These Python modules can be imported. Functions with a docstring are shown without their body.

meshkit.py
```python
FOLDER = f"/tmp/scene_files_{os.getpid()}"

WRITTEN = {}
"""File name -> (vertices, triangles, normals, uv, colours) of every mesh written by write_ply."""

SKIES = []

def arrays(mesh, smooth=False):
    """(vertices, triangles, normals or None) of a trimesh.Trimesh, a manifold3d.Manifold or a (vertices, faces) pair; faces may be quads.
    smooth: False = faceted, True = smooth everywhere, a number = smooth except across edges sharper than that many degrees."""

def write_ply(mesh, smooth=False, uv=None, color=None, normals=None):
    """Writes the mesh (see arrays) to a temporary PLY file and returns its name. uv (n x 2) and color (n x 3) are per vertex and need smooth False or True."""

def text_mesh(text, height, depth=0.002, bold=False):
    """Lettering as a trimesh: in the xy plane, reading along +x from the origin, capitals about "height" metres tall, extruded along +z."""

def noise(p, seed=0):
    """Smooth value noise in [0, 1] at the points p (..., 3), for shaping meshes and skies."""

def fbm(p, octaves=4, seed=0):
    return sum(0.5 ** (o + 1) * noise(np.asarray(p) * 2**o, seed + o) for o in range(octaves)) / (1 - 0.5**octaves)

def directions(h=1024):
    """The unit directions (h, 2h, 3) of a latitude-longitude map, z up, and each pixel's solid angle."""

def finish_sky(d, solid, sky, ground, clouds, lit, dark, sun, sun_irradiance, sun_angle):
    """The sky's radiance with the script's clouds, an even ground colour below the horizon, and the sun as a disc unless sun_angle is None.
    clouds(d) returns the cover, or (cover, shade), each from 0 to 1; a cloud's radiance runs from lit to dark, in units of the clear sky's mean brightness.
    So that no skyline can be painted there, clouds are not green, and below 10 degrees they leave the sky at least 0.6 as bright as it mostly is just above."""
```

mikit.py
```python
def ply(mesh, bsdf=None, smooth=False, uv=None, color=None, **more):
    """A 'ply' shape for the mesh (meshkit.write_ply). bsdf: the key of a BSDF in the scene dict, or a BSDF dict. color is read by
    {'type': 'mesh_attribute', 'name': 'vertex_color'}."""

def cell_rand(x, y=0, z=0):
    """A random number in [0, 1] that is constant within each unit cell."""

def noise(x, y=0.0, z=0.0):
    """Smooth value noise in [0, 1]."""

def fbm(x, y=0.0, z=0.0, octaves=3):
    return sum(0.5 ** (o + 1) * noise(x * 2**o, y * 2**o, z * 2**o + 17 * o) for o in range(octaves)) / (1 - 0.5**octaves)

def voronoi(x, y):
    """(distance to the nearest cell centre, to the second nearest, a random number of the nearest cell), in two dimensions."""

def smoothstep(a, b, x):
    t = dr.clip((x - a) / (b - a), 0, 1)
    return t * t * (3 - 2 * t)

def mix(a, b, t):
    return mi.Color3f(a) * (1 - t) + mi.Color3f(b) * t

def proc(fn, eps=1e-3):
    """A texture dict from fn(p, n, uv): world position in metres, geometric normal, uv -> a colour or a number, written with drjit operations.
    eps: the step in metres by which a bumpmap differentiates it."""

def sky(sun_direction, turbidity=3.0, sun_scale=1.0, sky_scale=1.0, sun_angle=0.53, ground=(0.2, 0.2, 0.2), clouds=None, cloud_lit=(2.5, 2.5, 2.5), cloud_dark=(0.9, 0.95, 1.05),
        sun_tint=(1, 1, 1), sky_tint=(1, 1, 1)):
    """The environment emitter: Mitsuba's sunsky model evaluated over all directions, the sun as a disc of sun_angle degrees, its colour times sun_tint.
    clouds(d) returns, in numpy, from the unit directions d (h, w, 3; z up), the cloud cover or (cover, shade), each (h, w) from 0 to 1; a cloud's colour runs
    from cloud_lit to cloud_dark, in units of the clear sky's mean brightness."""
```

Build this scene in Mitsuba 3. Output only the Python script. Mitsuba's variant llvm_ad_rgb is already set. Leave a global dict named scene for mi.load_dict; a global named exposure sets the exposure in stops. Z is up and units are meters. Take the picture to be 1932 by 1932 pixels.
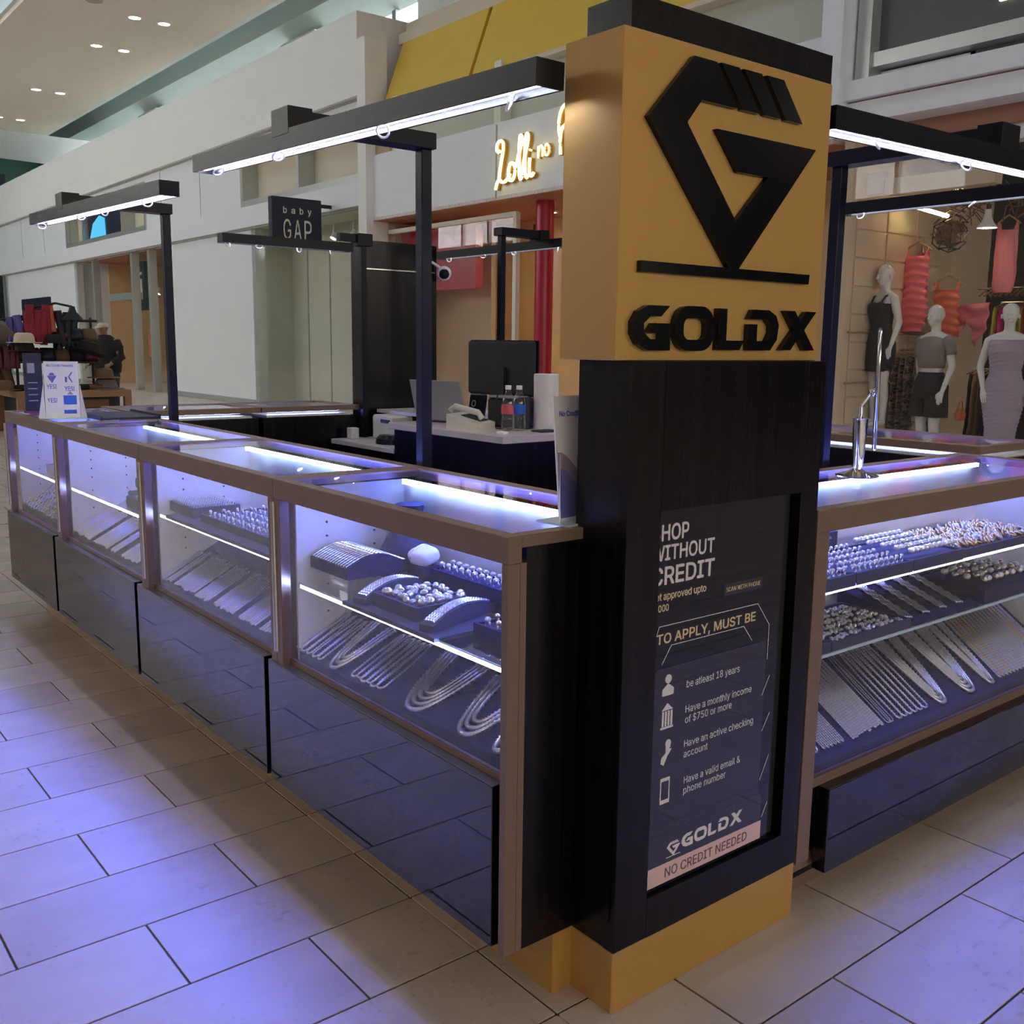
import math, random
import numpy as np, trimesh, drjit as dr, mitsuba as mi, manifold3d as m3
import mikit, meshkit
from shapely.geometry import Polygon, Point, LineString
from shapely import affinity
from shapely.ops import unary_union

random.seed(7); rng = np.random.default_rng(7)
T4 = mi.ScalarTransform4f
scene, labels, counts = {}, {}, {}
exposure = 0.22

# ---------- camera ----------
eye = np.array([-1.3956, -1.3770, 1.4236]); yaw, pitch, roll = 0.676613, -0.166144, 0.012634
fw = np.array([math.sin(yaw)*math.cos(pitch), math.cos(yaw)*math.cos(pitch), math.sin(pitch)])
rt = np.array([math.cos(yaw), -math.sin(yaw), 0.0]); up = np.cross(rt, fw)
up2 = -rt*math.sin(roll) + up*math.cos(roll)
scene['camera'] = {'type': 'perspective', 'fov': math.degrees(2*math.atan(966/1887.37)), 'fov_axis': 'x', 'near_clip': 0.05, 'far_clip': 300.0,
                   'to_world': T4().look_at(origin=eye.tolist(), target=(eye+fw).tolist(), up=up2.tolist())}
# ---------- light levels ----------
LED = np.array([0.100, 0.158, 1.0])
BARC = np.array([.80, .86, 1.0])*42.0                # overhead bars, near white
CASE_L, SHELF_L = 46.0, 600.0                        # strips under the case tops; strips along the shelf fronts, facing out     # light bars over the cases, strips in the cases
SKYLIGHT = np.array([0.55, 0.80, 1.05])*.9
SIDE = np.array([.96, .98, .97])*4.3             # tall windows high in the opposite wall
FRONT = np.array([1.0, .90, .74])*4.0            # lit shop windows across the aisle behind the camera
CLERE = np.array([0.9, 1.05, 1.08])*2.6
DOWN = np.array([1.0, 0.80, 0.55])*16.0
WARM = np.array([1.0, 0.66, 0.30])

# ---------- materials ----------
def rgb(c): return {'type': 'rgb', 'value': [float(x) for x in np.broadcast_to(c, 3)]}
def mat(name, base, rough=.5, metal=0., spec=.5, two=True, **k):
    b = {'type': 'principled', 'base_color': base if isinstance(base, dict) else rgb(base), 'roughness': rough if isinstance(rough, dict) else float(rough),
         'metallic': float(metal), 'specular': float(spec), **k}
    scene[name] = {'type': 'twosided', 'bsdf': b} if two else b
    return name
def grain(c0, c1, fx):
    def fn(p, n, uv):
        h = p.x*fx + p.y*fx*1.13
        g = mikit.fbm(h, p.z*1.3, 3.1, 3)*.6 + mikit.noise(h*3.7, p.z*.7, 9.)*.4
        return mikit.mix(c0, c1, mikit.smoothstep(.35, .8, g))
    return mikit.proc(fn)
scene['laminate'] = {'type': 'roughplastic', 'distribution': 'ggx', 'alpha': .06, 'int_ior': 1.37, 'diffuse_reflectance': grain((.0022, .002, .0035), (.0085, .006, .0085), 95.)}
scene['gloss'] = {'type': 'plastic', 'int_ior': 1.75, 'diffuse_reflectance': grain((.0015, .0015, .003), (.004, .0035, .007), 130.)}
mat('black_metal', (.008, .008, .011), .3, 0, .16)
mat('emblem_black', (.006, .006, .007), .16, 0, .35)
mat('black_matte', (.014, .014, .017), .6)
mat('gold', (.49, .285, .08), .5, .4, .5)
mat('bronze', (.21, .135, .105), .4, .25, .4)
mat('steel', (.62, .60, .60), .18, 1.0)
mat('chrome', (.85, .85, .87), .05, 1.0)
mat('edge_band', (.13, .13, .15), .25)
mat('white_lam', (.80, .80, .81), .45, 0, .4)
mat('navy_pad', (.016, .015, .042), .8, 0, .15)
mat('slate_pad', (.045, .042, .060), .75, 0, .2)
mat('silver', (.90, .89, .91), .24, .85, .6)
mat('silver2', (.78, .77, .80), .33, .85, .6)
mat('pale_gold', (.95, .82, .58), .25, .85, .6)
mat('gold_jewel', (.95, .68, .30), .22, .9, .6)
mat('gem', (.88, .90, .96), .08, .3, .9)
mat('foam', (.86, .86, .88), .8)
mat('paper', (.82, .82, .84), .6)
mat('wall_paint', (.78, .78, .75), .7, 0, .3)
mat('wall_low', (.74, .77, .80), .6, 0, .3)
mat('wall_seam', (.33, .33, .31), .7)
mat('alum', (.52, .55, .53), .35, .6)
mat('pale_frame', (.68, .68, .58), .5)
mat('ceiling_paint', (.70, .62, .51), .85, 0, .2)
mat('soffit_paint', (.62, .68, .64), .8, 0, .2)
mat('yellow_panel', (.62, .42, .05), .5)
mat('amber_seam', (.42, .22, .02), .5)
mat('red_paint', (.36, .012, .035), .3)
mat('warm_wall', (.62, .44, .24), .7)
mat('tan_wall', (.45, .33, .21), .7)
mat('soffit_brown', (.33, .16, .10), .6)
mat('backdrop', (.50, .51, .42), .7)
mat('green_wall', (.035, .12, .075), .6)
mat('front_wall', (.20, .18, .16), .7)
mat('dark_wall', (.012, .014, .018), .6)
mat('grey_dark', (.08, .085, .085), .4)
mat('navy', (.012, .015, .04), .5)
mat('beige_brick', (.52, .40, .29), .75)
mat('wood', (.30, .17, .09), .6)
mat('cardboard', (.45, .36, .30), .8)
mat('figure_white', (.62, .62, .60), .35, 0, .5)
mat('black_cloth', (.012, .012, .014), .8)
mat('grey_cloth', (.20, .17, .17), .85)
mat('mauve_cloth', (.33, .27, .36), .7)
mat('pink_cloth', (.80, .17, .20), .6, sheen=.5)
mat('rose_cloth', (.70, .22, .25), .65, sheen=.5)
mat('orange_cloth', (.62, .15, .07), .65, sheen=.4)
mat('plum_cloth', (.22, .05, .13), .7)
mat('lime_cloth', (.50, .48, .08), .7)
mat('magenta_cloth', (.55, .02, .22), .6)
mat('brown_cloth', (.16, .09, .05), .8)
mat('cream_cloth', (.60, .54, .42), .8)
mat('red_cloth', (.30, .03, .05), .8)
mat('skin', (.30, .17, .11), .5)
mat('blue_print', (.02, .12, .62), .5)
mat('ink', (.12, .12, .42), .6)
mat('grey_plastic', (.30, .30, .33), .4)
mat('cream_plastic', (.66, .64, .56), .45)
mat('counter_top', (.52, .47, .45), .35)
mat('maroon', (.10, .01, .03), .5)
scene['poster_dark'] = {'type': 'plastic', 'int_ior': 1.55, 'diffuse_reflectance': rgb((.012, .012, .022))}
scene['poster_card'] = {'type': 'plastic', 'int_ior': 1.55, 'diffuse_reflectance': rgb((.035, .033, .06))}
mat('poster_text', (.62, .60, .64), .4)
mat('poster_gold', (.60, .47, .30), .4)
mat('poster_pink', (.62, .42, .42), .3)
mat('poster_ink', (.10, .06, .09), .4)
mat('teal_print', (.15, .36, .34), .6)
mat('leaf', (.10, .22, .06), .6)
mat('bottle_label', (.62, .10, .12), .4)
mat('orange_sign', (.55, .18, .06), .6)
scene['glass'] = {'type': 'thindielectric', 'int_ior': 1.3}
scene['acrylic'] = {'type': 'thindielectric', 'int_ior': 1.45}
scene['clear'] = {'type': 'dielectric', 'int_ior': 1.33}
mat('glass_edge', (.45, .58, .60), .2)
def leop(p, n, uv):
    f, s, w = mikit.voronoi(p.y*26., p.z*26.)
    return mikit.mix((.30, .22, .18), (.03, .02, .02), mikit.smoothstep(.42, .34, dr.abs(f-.30)*2.2+f*.4))
mat('leopard_cloth', mikit.proc(leop), .8)
PX, PY, X0, Y0 = .5845, .2905, -.088, .655
TILES = [(.50, .425, .375), (.455, .385, .345), (.53, .455, .395)]
def tile_fn(tint):
    def fn(p, n, uv):
        g = mikit.fbm(p.x*5., p.y*9., 2., 3); s = mikit.noise(p.x*70., p.y*70., 5.)
        return mi.Color3f(tint)*(.90 + .2*g)*mikit.mix(1., .86, mikit.smoothstep(.80, .93, s)*mikit.smoothstep(.5, .7, mikit.noise(p.x*8., p.y*8., 3.)))
    return mikit.proc(fn)
for i, t in enumerate(TILES): mat(f'tile{i}', tile_fn(t), .34, 0, .45)
def floor_fn(p, n, uv):
    v = (p.y-Y0)/PY; r = dr.floor(v); odd = r - 2*dr.floor(r*.5)
    u = (p.x-X0)/PX + .5*odd; c = dr.floor(u); q = mikit.cell_rand(c, r, 2.)
    e = dr.minimum(dr.minimum(u-c, 1-(u-c))*PX, dr.minimum(v-r, 1-(v-r))*PY)
    base = mikit.mix(TILES[0], TILES[1], q)*(.92+.16*mikit.fbm(p.x*5., p.y*9., 2., 2))
    return mikit.mix((.05, .04, .035), base, mikit.smoothstep(.0028, .0045, e))
mat('floor_far', mikit.proc(floor_fn), .36, 0, .45)

# ---------- mesh helpers ----------
def box(x0, x1, y0, y1, z0, z1, c=0.):
    x0, x1 = min(x0, x1), max(x0, x1); y0, y1 = min(y0, y1), max(y0, y1)
    if not c:
        m = trimesh.creation.box((x1-x0, y1-y0, z1-z0)); m.apply_translation(((x0+x1)/2, (y0+y1)/2, (z0+z1)/2)); return m
    P = [(x, y, z) for x in (x0, x1) for y in (y0, y1) for z in (z0, z1)]; V = []
    for p in P:
        s = [(-1 if p[k] == (x1, y1, z1)[k] else 1)*c for k in range(3)]
        V += [(p[0], p[1]+s[1], p[2]+s[2]), (p[0]+s[0], p[1], p[2]+s[2]), (p[0]+s[0], p[1]+s[1], p[2])]
    return trimesh.Trimesh(V).convex_hull
def cat(*ms):
    ms = [m for m in (ms[0] if len(ms) == 1 and isinstance(ms[0], list) else ms)]
    return trimesh.util.concatenate(ms)
def tube(pts, r, n=6, closed=False):
    p = np.asarray(pts, float); N = len(p); r = np.broadcast_to(r, (N,))
    t = np.roll(p, -1, 0)-np.roll(p, 1, 0) if closed else np.gradient(p, axis=0)
    t /= np.linalg.norm(t, axis=1, keepdims=True)+1e-12
    ref = np.array([0, 0, 1.]) if np.abs(t[:, 2]).mean() < .75 else np.array([1., 0, 0])
    a = np.cross(t, ref); a /= np.linalg.norm(a, axis=1, keepdims=True)+1e-9; b = np.cross(t, a)
    an = np.arange(n)*2*math.pi/n
    v = (p[:, None]+r[:, None, None]*(np.cos(an)[None, :, None]*a[:, None]+np.sin(an)[None, :, None]*b[:, None])).reshape(-1, 3)
    i = np.arange(N if closed else N-1)[:, None]; j = np.arange(n)[None]; k = (i+1) % N; l = (j+1) % n
    q = np.stack([i*n+j, k*n+j, k*n+l, i*n+l], -1).reshape(-1, 4)
    f = np.vstack([q[:, [0, 1, 2]], q[:, [0, 2, 3]]])
    if not closed:
        c = len(v); v = np.vstack([v, p[:1], p[-1:]]); jj = np.arange(n)
        f = np.vstack([f, np.stack([np.full(n, c), jj, (jj+1) % n], 1), np.stack([np.full(n, c+1), (N-1)*n+(jj+1) % n, (N-1)*n+jj], 1)])
    m = trimesh.Trimesh(v, f, process=False)
    if m.volume < 0: m.invert()
    return m
def rod(a, b, r, n=8): return tube([a, b], r, n)
def lathe(prof, n=24, at=(0, 0, 0)):
    m = trimesh.creation.revolve(np.array(prof, float), sections=n); m.apply_translation(at)
    return m
def loft(rings, n=24, cap=True, fn=None):
    """rings: (z, cx, cy, rx, ry); fn(angle, z) scales the radius"""
    an = np.arange(n)*2*math.pi/n; V = []
    for z, cx, cy, rx, ry in rings:
        s = 1. if fn is None else fn(an, z)
        V.append(np.stack([cx+rx*np.cos(an)*s, cy+ry*np.sin(an)*s, np.full(n, z)], 1))
    V = np.vstack(V); N = len(rings)
    i = np.arange(N-1)[:, None]; j = np.arange(n)[None]; l = (j+1) % n
    q = np.stack([i*n+j, i*n+l, (i+1)*n+l, (i+1)*n+j], -1).reshape(-1, 4); f = np.vstack([q[:, [0, 1, 2]], q[:, [0, 2, 3]]])
    if cap:
        c = len(V); V = np.vstack([V, V[:n].mean(0), V[-n:].mean(0)]); jj = np.arange(n)
        f = np.vstack([f, np.stack([np.full(n, c), (jj+1) % n, jj], 1), np.stack([np.full(n, c+1), (N-1)*n+jj, (N-1)*n+(jj+1) % n], 1)])
    return trimesh.Trimesh(V, f, process=False)
def prism(poly, y, d=.01):
    """polygon in (x, z) extruded from the plane y towards -y by d"""
    poly = poly if hasattr(poly, 'exterior') or hasattr(poly, 'geoms') else Polygon(poly)
    ms = []
    for g in getattr(poly, 'geoms', [poly]):
        m = trimesh.creation.extrude_polygon(g, d, engine='earcut'); v = m.vertices.copy()
        m.vertices = np.stack([v[:, 0], y-v[:, 2], v[:, 1]], 1); ms.append(m)
    return cat(ms)
def text(s, x, y, z, h=None, w=None, d=.002, bold=False, sheet='y'):
    """lettering on a plane facing -y, left at x, baseline z, fitted to height h and width w"""
    m = meshkit.text_mesh(s, 1.0, .1, bold); v = m.vertices; b = m.bounds
    k = h if h else w/(b[1, 0]-b[0, 0]); kx = w/(b[1, 0]-b[0, 0]) if w else k
    m.vertices = np.stack([x+(v[:, 0]-b[0, 0])*kx, y-v[:, 2]*10*d, z+v[:, 1]*k], 1); return m
def M(x=0, y=0, z=0, rz=0, rx=0, ry=0, s=1.):
    t = trimesh.transformations.euler_matrix(rx, ry, rz, 'sxyz'); t[:3, :3] *= s; t[:3, 3] = (x, y, z); return t
def mv(m, T): m = m.copy(); m.apply_transform(T); return m

# ---------- scene helpers ----------
def numbered(k):
    n = counts.get(k, 0); counts[k] = n+1
    return k if n == 0 else f'{k}_{n:03d}'
def shape(mesh, smooth=False): return mikit.ply(mesh, None, smooth)
def put(key, mesh, m, smooth=False, T=None, emit=None, w=1.0):
    d = dict(mesh) if isinstance(mesh, dict) else mikit.ply(mesh, None, smooth)
    if m is not None: d['bsdf'] = {'type': 'ref', 'id': m}
    if T is not None: d['to_world'] = T4(np.asarray(T).tolist())
    if emit is not None: d['emitter'] = {'type': 'area', 'radiance': rgb(emit), 'sampling_weight': float(w)}
    scene[key] = d
    return key
def thing(name, label, cat_, group=None):
    k = numbered(name); labels[k] = {'label': label, 'category': cat_}
    if group: labels[k]['group'] = group
    return k
def part(t, name, mesh, m, smooth=False, T=None, emit=None, w=1.0, label=None):
    k = numbered(t+'__'+name)
    if m in ('glass', 'acrylic') and not isinstance(mesh, dict):        # one sheet per pane
        b = mesh.bounds; ax = int(np.argmin(b[1]-b[0]))
        if b[1, ax]-b[0, ax] < 2e-4:
            o = [i for i in range(3) if i != ax]; v = np.repeat(b.mean(0)[None], 4, 0)
            for q, (i, j) in enumerate(((0, 0), (1, 0), (1, 1), (0, 1))): v[q, o[0]] = b[i, o[0]]; v[q, o[1]] = b[j, o[1]]
            mesh = trimesh.Trimesh(v, [(0, 1, 2), (0, 2, 3)], process=False)
    put(k, mesh, m, smooth, T, emit, w)
    if label: labels[k] = {'label': label}
    return k
def single(name, label, cat_, mesh, m, smooth=False, T=None, group=None, emit=None, w=1.0):
    k = thing(name, label, cat_, group); put(k, mesh, m, smooth, T, emit, w); return k
def struct(name, mesh, m, **k): labels[name] = {'kind': 'structure'}; put(name, mesh, m, **k); return name
# ---------- setting: floor ----------
struct('floor', box(-13, 14, -14, 60, -.12, -.004), 'floor_far')
VIEW = Polygon([(-1.5, -.2), (-.2, -.75), (1.6, -.75), (4.6, -.2), (3.6, .25), (-.02, .25), (-.02, 7.6), (-1.9, 7.6), (-2.3, 4.4), (-1.95, 1.5)])
tiles = []
for r in range(-6, 26):
    for c in range(-6, 9):
        x0 = X0 + (c - .5*((r+100) % 2))*PX; x1 = x0+PX; y0 = Y0+r*PY
        for a, b in ([(x0, X0), (X0, x1)] if x0 < X0-.01 < X0+.01 < x1 else [(x0, x1)]):
            q = Polygon([(a, y0), (b, y0), (b, y0+PY), (a, y0+PY)])
            if q.intersects(VIEW): tiles.append((math.hypot((a+b)/2-eye[0], y0+.145-eye[1]), a, b, y0))
tiles.sort()
for d_, a, b, y0 in tiles[:300]:
    part('floor', 'tile', box(a+.0028, b-.0028, y0+.0028, y0+PY-.0028, -.0045, 0., .0008), f'tile{rng.choice(3, p=[.5, .3, .2])}')
# ---------- setting: ceiling, skylight, light well ----------
struct('ceiling', cat(box(5.5, 10.2, -14, 43.5, 9.5, 9.62), box(-13, -4, -14, 43.5, 9.5, 9.62), box(-4, 2.6, -14, 43.5, 9.5, 9.62), box(2.6, 5.5, -14, -8, 9.5, 9.62)), 'ceiling_paint')
part('ceiling', 'skylight_curb', cat(box(5.4, 5.5, -8, 43.5, 9.62, 10.5), box(2.5, 2.6, -8, 43.5, 9.62, 10.5)), 'soffit_paint')
for i, y in enumerate(np.arange(-8, 43, 4.25)):
    part('ceiling', 'skylight_bar', box(2.6, 5.4, y-.08, y+.08, 10.2, 10.5), 'soffit_paint')
part('ceiling', 'skylight_pane', box(2.6, 5.4, -8, 43.5, 10.5, 10.52), 'wall_paint', emit=SKYLIGHT, w=5., label='translucent skylight glazing')
struct('trim_1', cat(box(10.2, 10.35, -14, 43.5, 9.5, 10.6), box(12.6, 13.6, -14, 60, 10.45, 13.2), box(10.2, 13.6, -14, 60, 13.2, 13.3)), 'soffit_paint')
ms = trimesh.Trimesh([(12.6, -14, 10.45), (12.6, 60, 10.45), (13.35, 60, 9.8), (13.35, -14, 9.8)], [(0, 1, 2), (0, 2, 3)])
struct('trim_2', ms, 'soffit_paint')
struct('trim_3', cat(*[box(12.7, 13.5, y0, y1, 6.8, 9.98) for y0, y1 in ((-14, 20), (25.2, 27.3), (37.7, 39.7), (50, 60))]), 'wall_paint')
for i, (y0, y1) in enumerate(((20, 25.2), (27.3, 37.7), (39.7, 50))):
    struct(f'window_{i+1}', box(13.35, 13.4, y0, y1, 7.2, 9.8), 'wall_paint', emit=CLERE, w=4.)
    for y in np.arange(y0+1.9, y1-.5, 2.0): part(f'window_{i+1}', 'mullion', box(13.22, 13.35, y-.09, y+.09, 7.2, 9.8), 'alum')
n = 0
for y, xs in ((22., (7.7,)), (25.9, (8.0, 8.75)), (29.1, (8.0, 8.75)), (35.6, (8.0, 8.75)), (41, (8., 8.75)), (17, (8., 8.75)), (11, (8., 8.75)), (5, (8., 8.75)), (-2, (8., 8.75))):
    for x in xs:
        if y > 20: nm = f'ceiling downlight, row at {int(y)} metres'
        k = thing('ceiling_downlight', 'round recessed downlight glowing warm in the plain mall ceiling', 'downlight', 'downlights in the mall ceiling')
        part(k, 'trim', mv(trimesh.creation.annulus(.15, .19, .02), M(x, y, 9.492)), 'ceiling_paint')
        part(k, 'lamp', mv(trimesh.creation.cylinder(.15, .01, sections=20), M(x, y, 9.494)), 'wall_paint', emit=DOWN, w=.8)
single('ceiling_speaker', 'dark round speaker grille in the plain ceiling near the top left', 'speaker', mv(trimesh.creation.cylinder(.2, .03, sections=24), M(6.8, 25.2, 9.49)), 'tan_wall')
# ---------- setting: other walls ----------
for i, (x0, x1) in enumerate(((-12, -6.5), (-5.5, 0), (1, 6.5), (7.5, 12.5))):
    struct(f'window_{8+i}', box(x0, x1, -13.8, -13.78, 2.6, 5.0), 'wall_paint', emit=FRONT, w=3.)
struct('wall_left', box(-13, -12.8, -14, 60, 0, 9.5), 'wall_paint')
for i, (y0, y1) in enumerate(((15, 24), (25, 34), (35, 44))):
    struct(f'window_{5+i}', box(-12.8, -12.78, y0, y1, 6.4, 9.3), 'wall_paint', emit=SIDE, w=6.)
    for y in np.arange(y0+2.2, y1-.5, 2.2): part(f'window_{5+i}', 'mullion', box(-12.78, -12.6, y-.07, y+.07, 6.4, 9.3), 'alum')
struct('wall_front', box(-13, 14, -14, -13.8, 0, 9.5), 'front_wall')
struct('wall_far', cat(box(-13, 14, 52, 52.2, 0, 10.5)), 'green_wall')
part('wall_far', 'column', cat(box(6.2, 6.9, 51.6, 52, 0, 9)), 'dark_wall'); part('wall_far', 'column', box(10.2, 10.5, 51.8, 52, 0, 9), 'dark_wall')
part('wall_far', 'soffit', trimesh.Trimesh([(-13, 43.5, 9.5), (14, 43.5, 9.5), (14, 47.2, 8.9), (-13, 46, 9.25), (14, 47.2, 9.05), (-13, 46, 9.4)], [(0, 1, 2), (0, 2, 3), (3, 2, 4), (3, 4, 5)]), 'wall_paint')
XF = 8.26
# white facade of the left shops
struct('wall_back', cat(box(XF, 9.3, 19.9, 25.1, 0, 3.87), box(XF, 9.3, 33.4, 42.4, 0, 3.87)), 'wall_low')
part('wall_back', 'band', cat(box(8.14, 8.6, 14.9, 43.2, 3.87, 4.3), box(8.18, 8.6, 20.15, 26.25, 4.3, 5.7), box(8.18, 8.6, 33.75, 43.2, 4.3, 5.7), box(8.18, 8.6, 14.9, 20.15, 5.45, 5.7), box(8.18, 8.6, 26.25, 33.75, 5.55, 5.7)), 'wall_low')
part('wall_back', 'shadow_gap', cat(box(8.2, 8.3, 14.9, 43.2, 3.83, 3.87), box(8.15, 8.3, 14.9, 43.2, 5.68, 5.72)), 'wall_seam')
part('wall_back', 'fascia', box(8.05, 9.2, 14.88, 43.4, 5.72, 7.12), 'wall_paint')
for y in (22.5, 25.1, 33.4, 36.5, 39.5): part('wall_back', 'joint', box(8.175, 8.2, y-.012, y+.012, 4.32, 5.66), 'wall_seam')
part('wall_back', 'base_trim', cat(box(8.2, 8.3, 19.9, 25.1, 0, .12), box(8.2, 8.3, 33.4, 42.4, 0, .12)), 'alum')
struct('trim_4', box(8.05, 8.5, 14.62, 14.9, 0, 6.65), 'wall_paint')
# backlit panels in the band
def lit_panel(label, y0, y1, z0, z1, cuts, screen=None):
    t = thing('backlit_panel', label, 'panel')
    part(t, 'backing', cat(box(8.52, 8.56, y0, y1, z0, z1), box(8.2, 8.56, y0, y1, z1-.02, z1)), 'cream_cloth')
    part(t, 'lamp', box(8.42, 8.47, y0+.2, y1-.2, z0+.02, z0+.06), 'wall_paint', emit=WARM*np.array([1., 1.08, 1.2])*26., w=.7)
    for y in (y0, *cuts, y1): part(t, 'frame', box(8.15, 8.56, y-.06, y+.06, z0, z1), 'alum')
    part(t, 'sill', box(8.15, 8.5, y0, y1, z0-.02, z0+.13), 'alum'); part(t, 'head', box(8.15, 8.5, y0, y1, z1-.07, z1), 'alum')
    return t
lit_panel('backlit warm panel in two bays above the shop window with the hanging navy sign', 14.95, 20.1, 4.3, 5.45, (17.45,))
t = lit_panel('backlit warm panel with a blue video screen above the far shop entrance', 26.3, 33.7, 4.3, 5.55, (28.2, 31.9))
part(t, 'screen', box(8.3, 8.34, 28.3, 31.8, 4.45, 5.45), 'navy', label='dark blue video screen')
part(t, 'screen_image', prism([(0, 0), (.35, .42), (1.0, .62), (1.5, .5), (1.55, 0)], 0, .01), None, T=M(8.285, 30.0, 4.46, rz=-math.pi/2) @ M(-1.6, 0, 0), emit=(.08, .5, .85), w=.2, label='glowing cyan shape')
scene[list(scene)[-1]]['bsdf'] = {'type': 'ref', 'id': 'navy'}
# ---------- far shop entrance (y 25.1 - 33.4) ----------
struct('wall_right', cat(box(9.3, 13, 25.0, 25.12, 0, 3.9), box(9.3, 13, 33.3, 33.42, 0, 3.9), box(12.9, 13, 25, 33.4, 0, 3.9)), 'warm_wall')
part('wall_right', 'shop_ceiling', box(8.3, 13, 25, 33.4, 3.87, 3.95), 'soffit_brown')
t = thing('shopfront', 'aluminium and glass shopfront of the far shop with warm lit interior', 'shopfront')
for y in (25.15, 26.6, 28.0, 31.6, 33.35): part(t, 'mullion', box(8.3, 8.5, y-.09, y+.09, 0, 3.85), 'alum')
for a, b in ((25.25, 26.5), (26.7, 27.9), (31.7, 33.25)): part(t, 'pane', box(8.4, 8.4001, a, b, .1, 3.8), 'glass')
part(t, 'door_header', box(8.3, 8.6, 28.1, 30.2, 2.55, 2.75), 'alum')
b_ = thing('hanging_banner', 'tall navy banner hanging inside the far shop entrance', 'banner')
part(b_, 'cloth', box(9.0, 9.3, 29.0, 29.9, 2.3, 3.7), 'navy'); part(b_, 'print', cat(box(8.985, 9.0, 29.2, 29.75, 2.6, 3.2), box(8.985, 9., 29.2, 29.75, 3.32, 3.4)), 'cream_plastic')
def spot(x, y, z, label, e=40., s=1., col=(1, .88, .7)):
    t = thing('track_spotlight', label, 'spotlight', 'track spotlights inside the shops')
    part(t, 'head', mv(lathe([(0, .12), (.05, .12), (.07, 0), (.06, 0), (.06, .01)], 12), M(x, y, z, ry=.5, s=s)), 'white_lam')
    part(t, 'stem', rod((x, y, z+.1*s), (x+.02, y, z+.28*s), .012*s, 6), 'white_lam')
    part(t, 'lamp', mv(trimesh.creation.cylinder(.062, .01, sections=12), M(x, y, z, ry=.5, s=s)), 'white_lam', emit=np.array(col)*e, w=.3)
for y, z in ((32.6, 2.95), (32.2, 2.93), (30.9, 3.), (30.2, 3.)): spot(10.5, y, z, 'white track spotlight glowing in the far shop entrance', 40., 1.6)
for y, z in ((27.2, 2.9), (26.6, 2.9), (26.9, 3.3)): spot(10.5, y, z, 'white track spotlight glowing in the far shop entrance', 40., 1.6)
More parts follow.
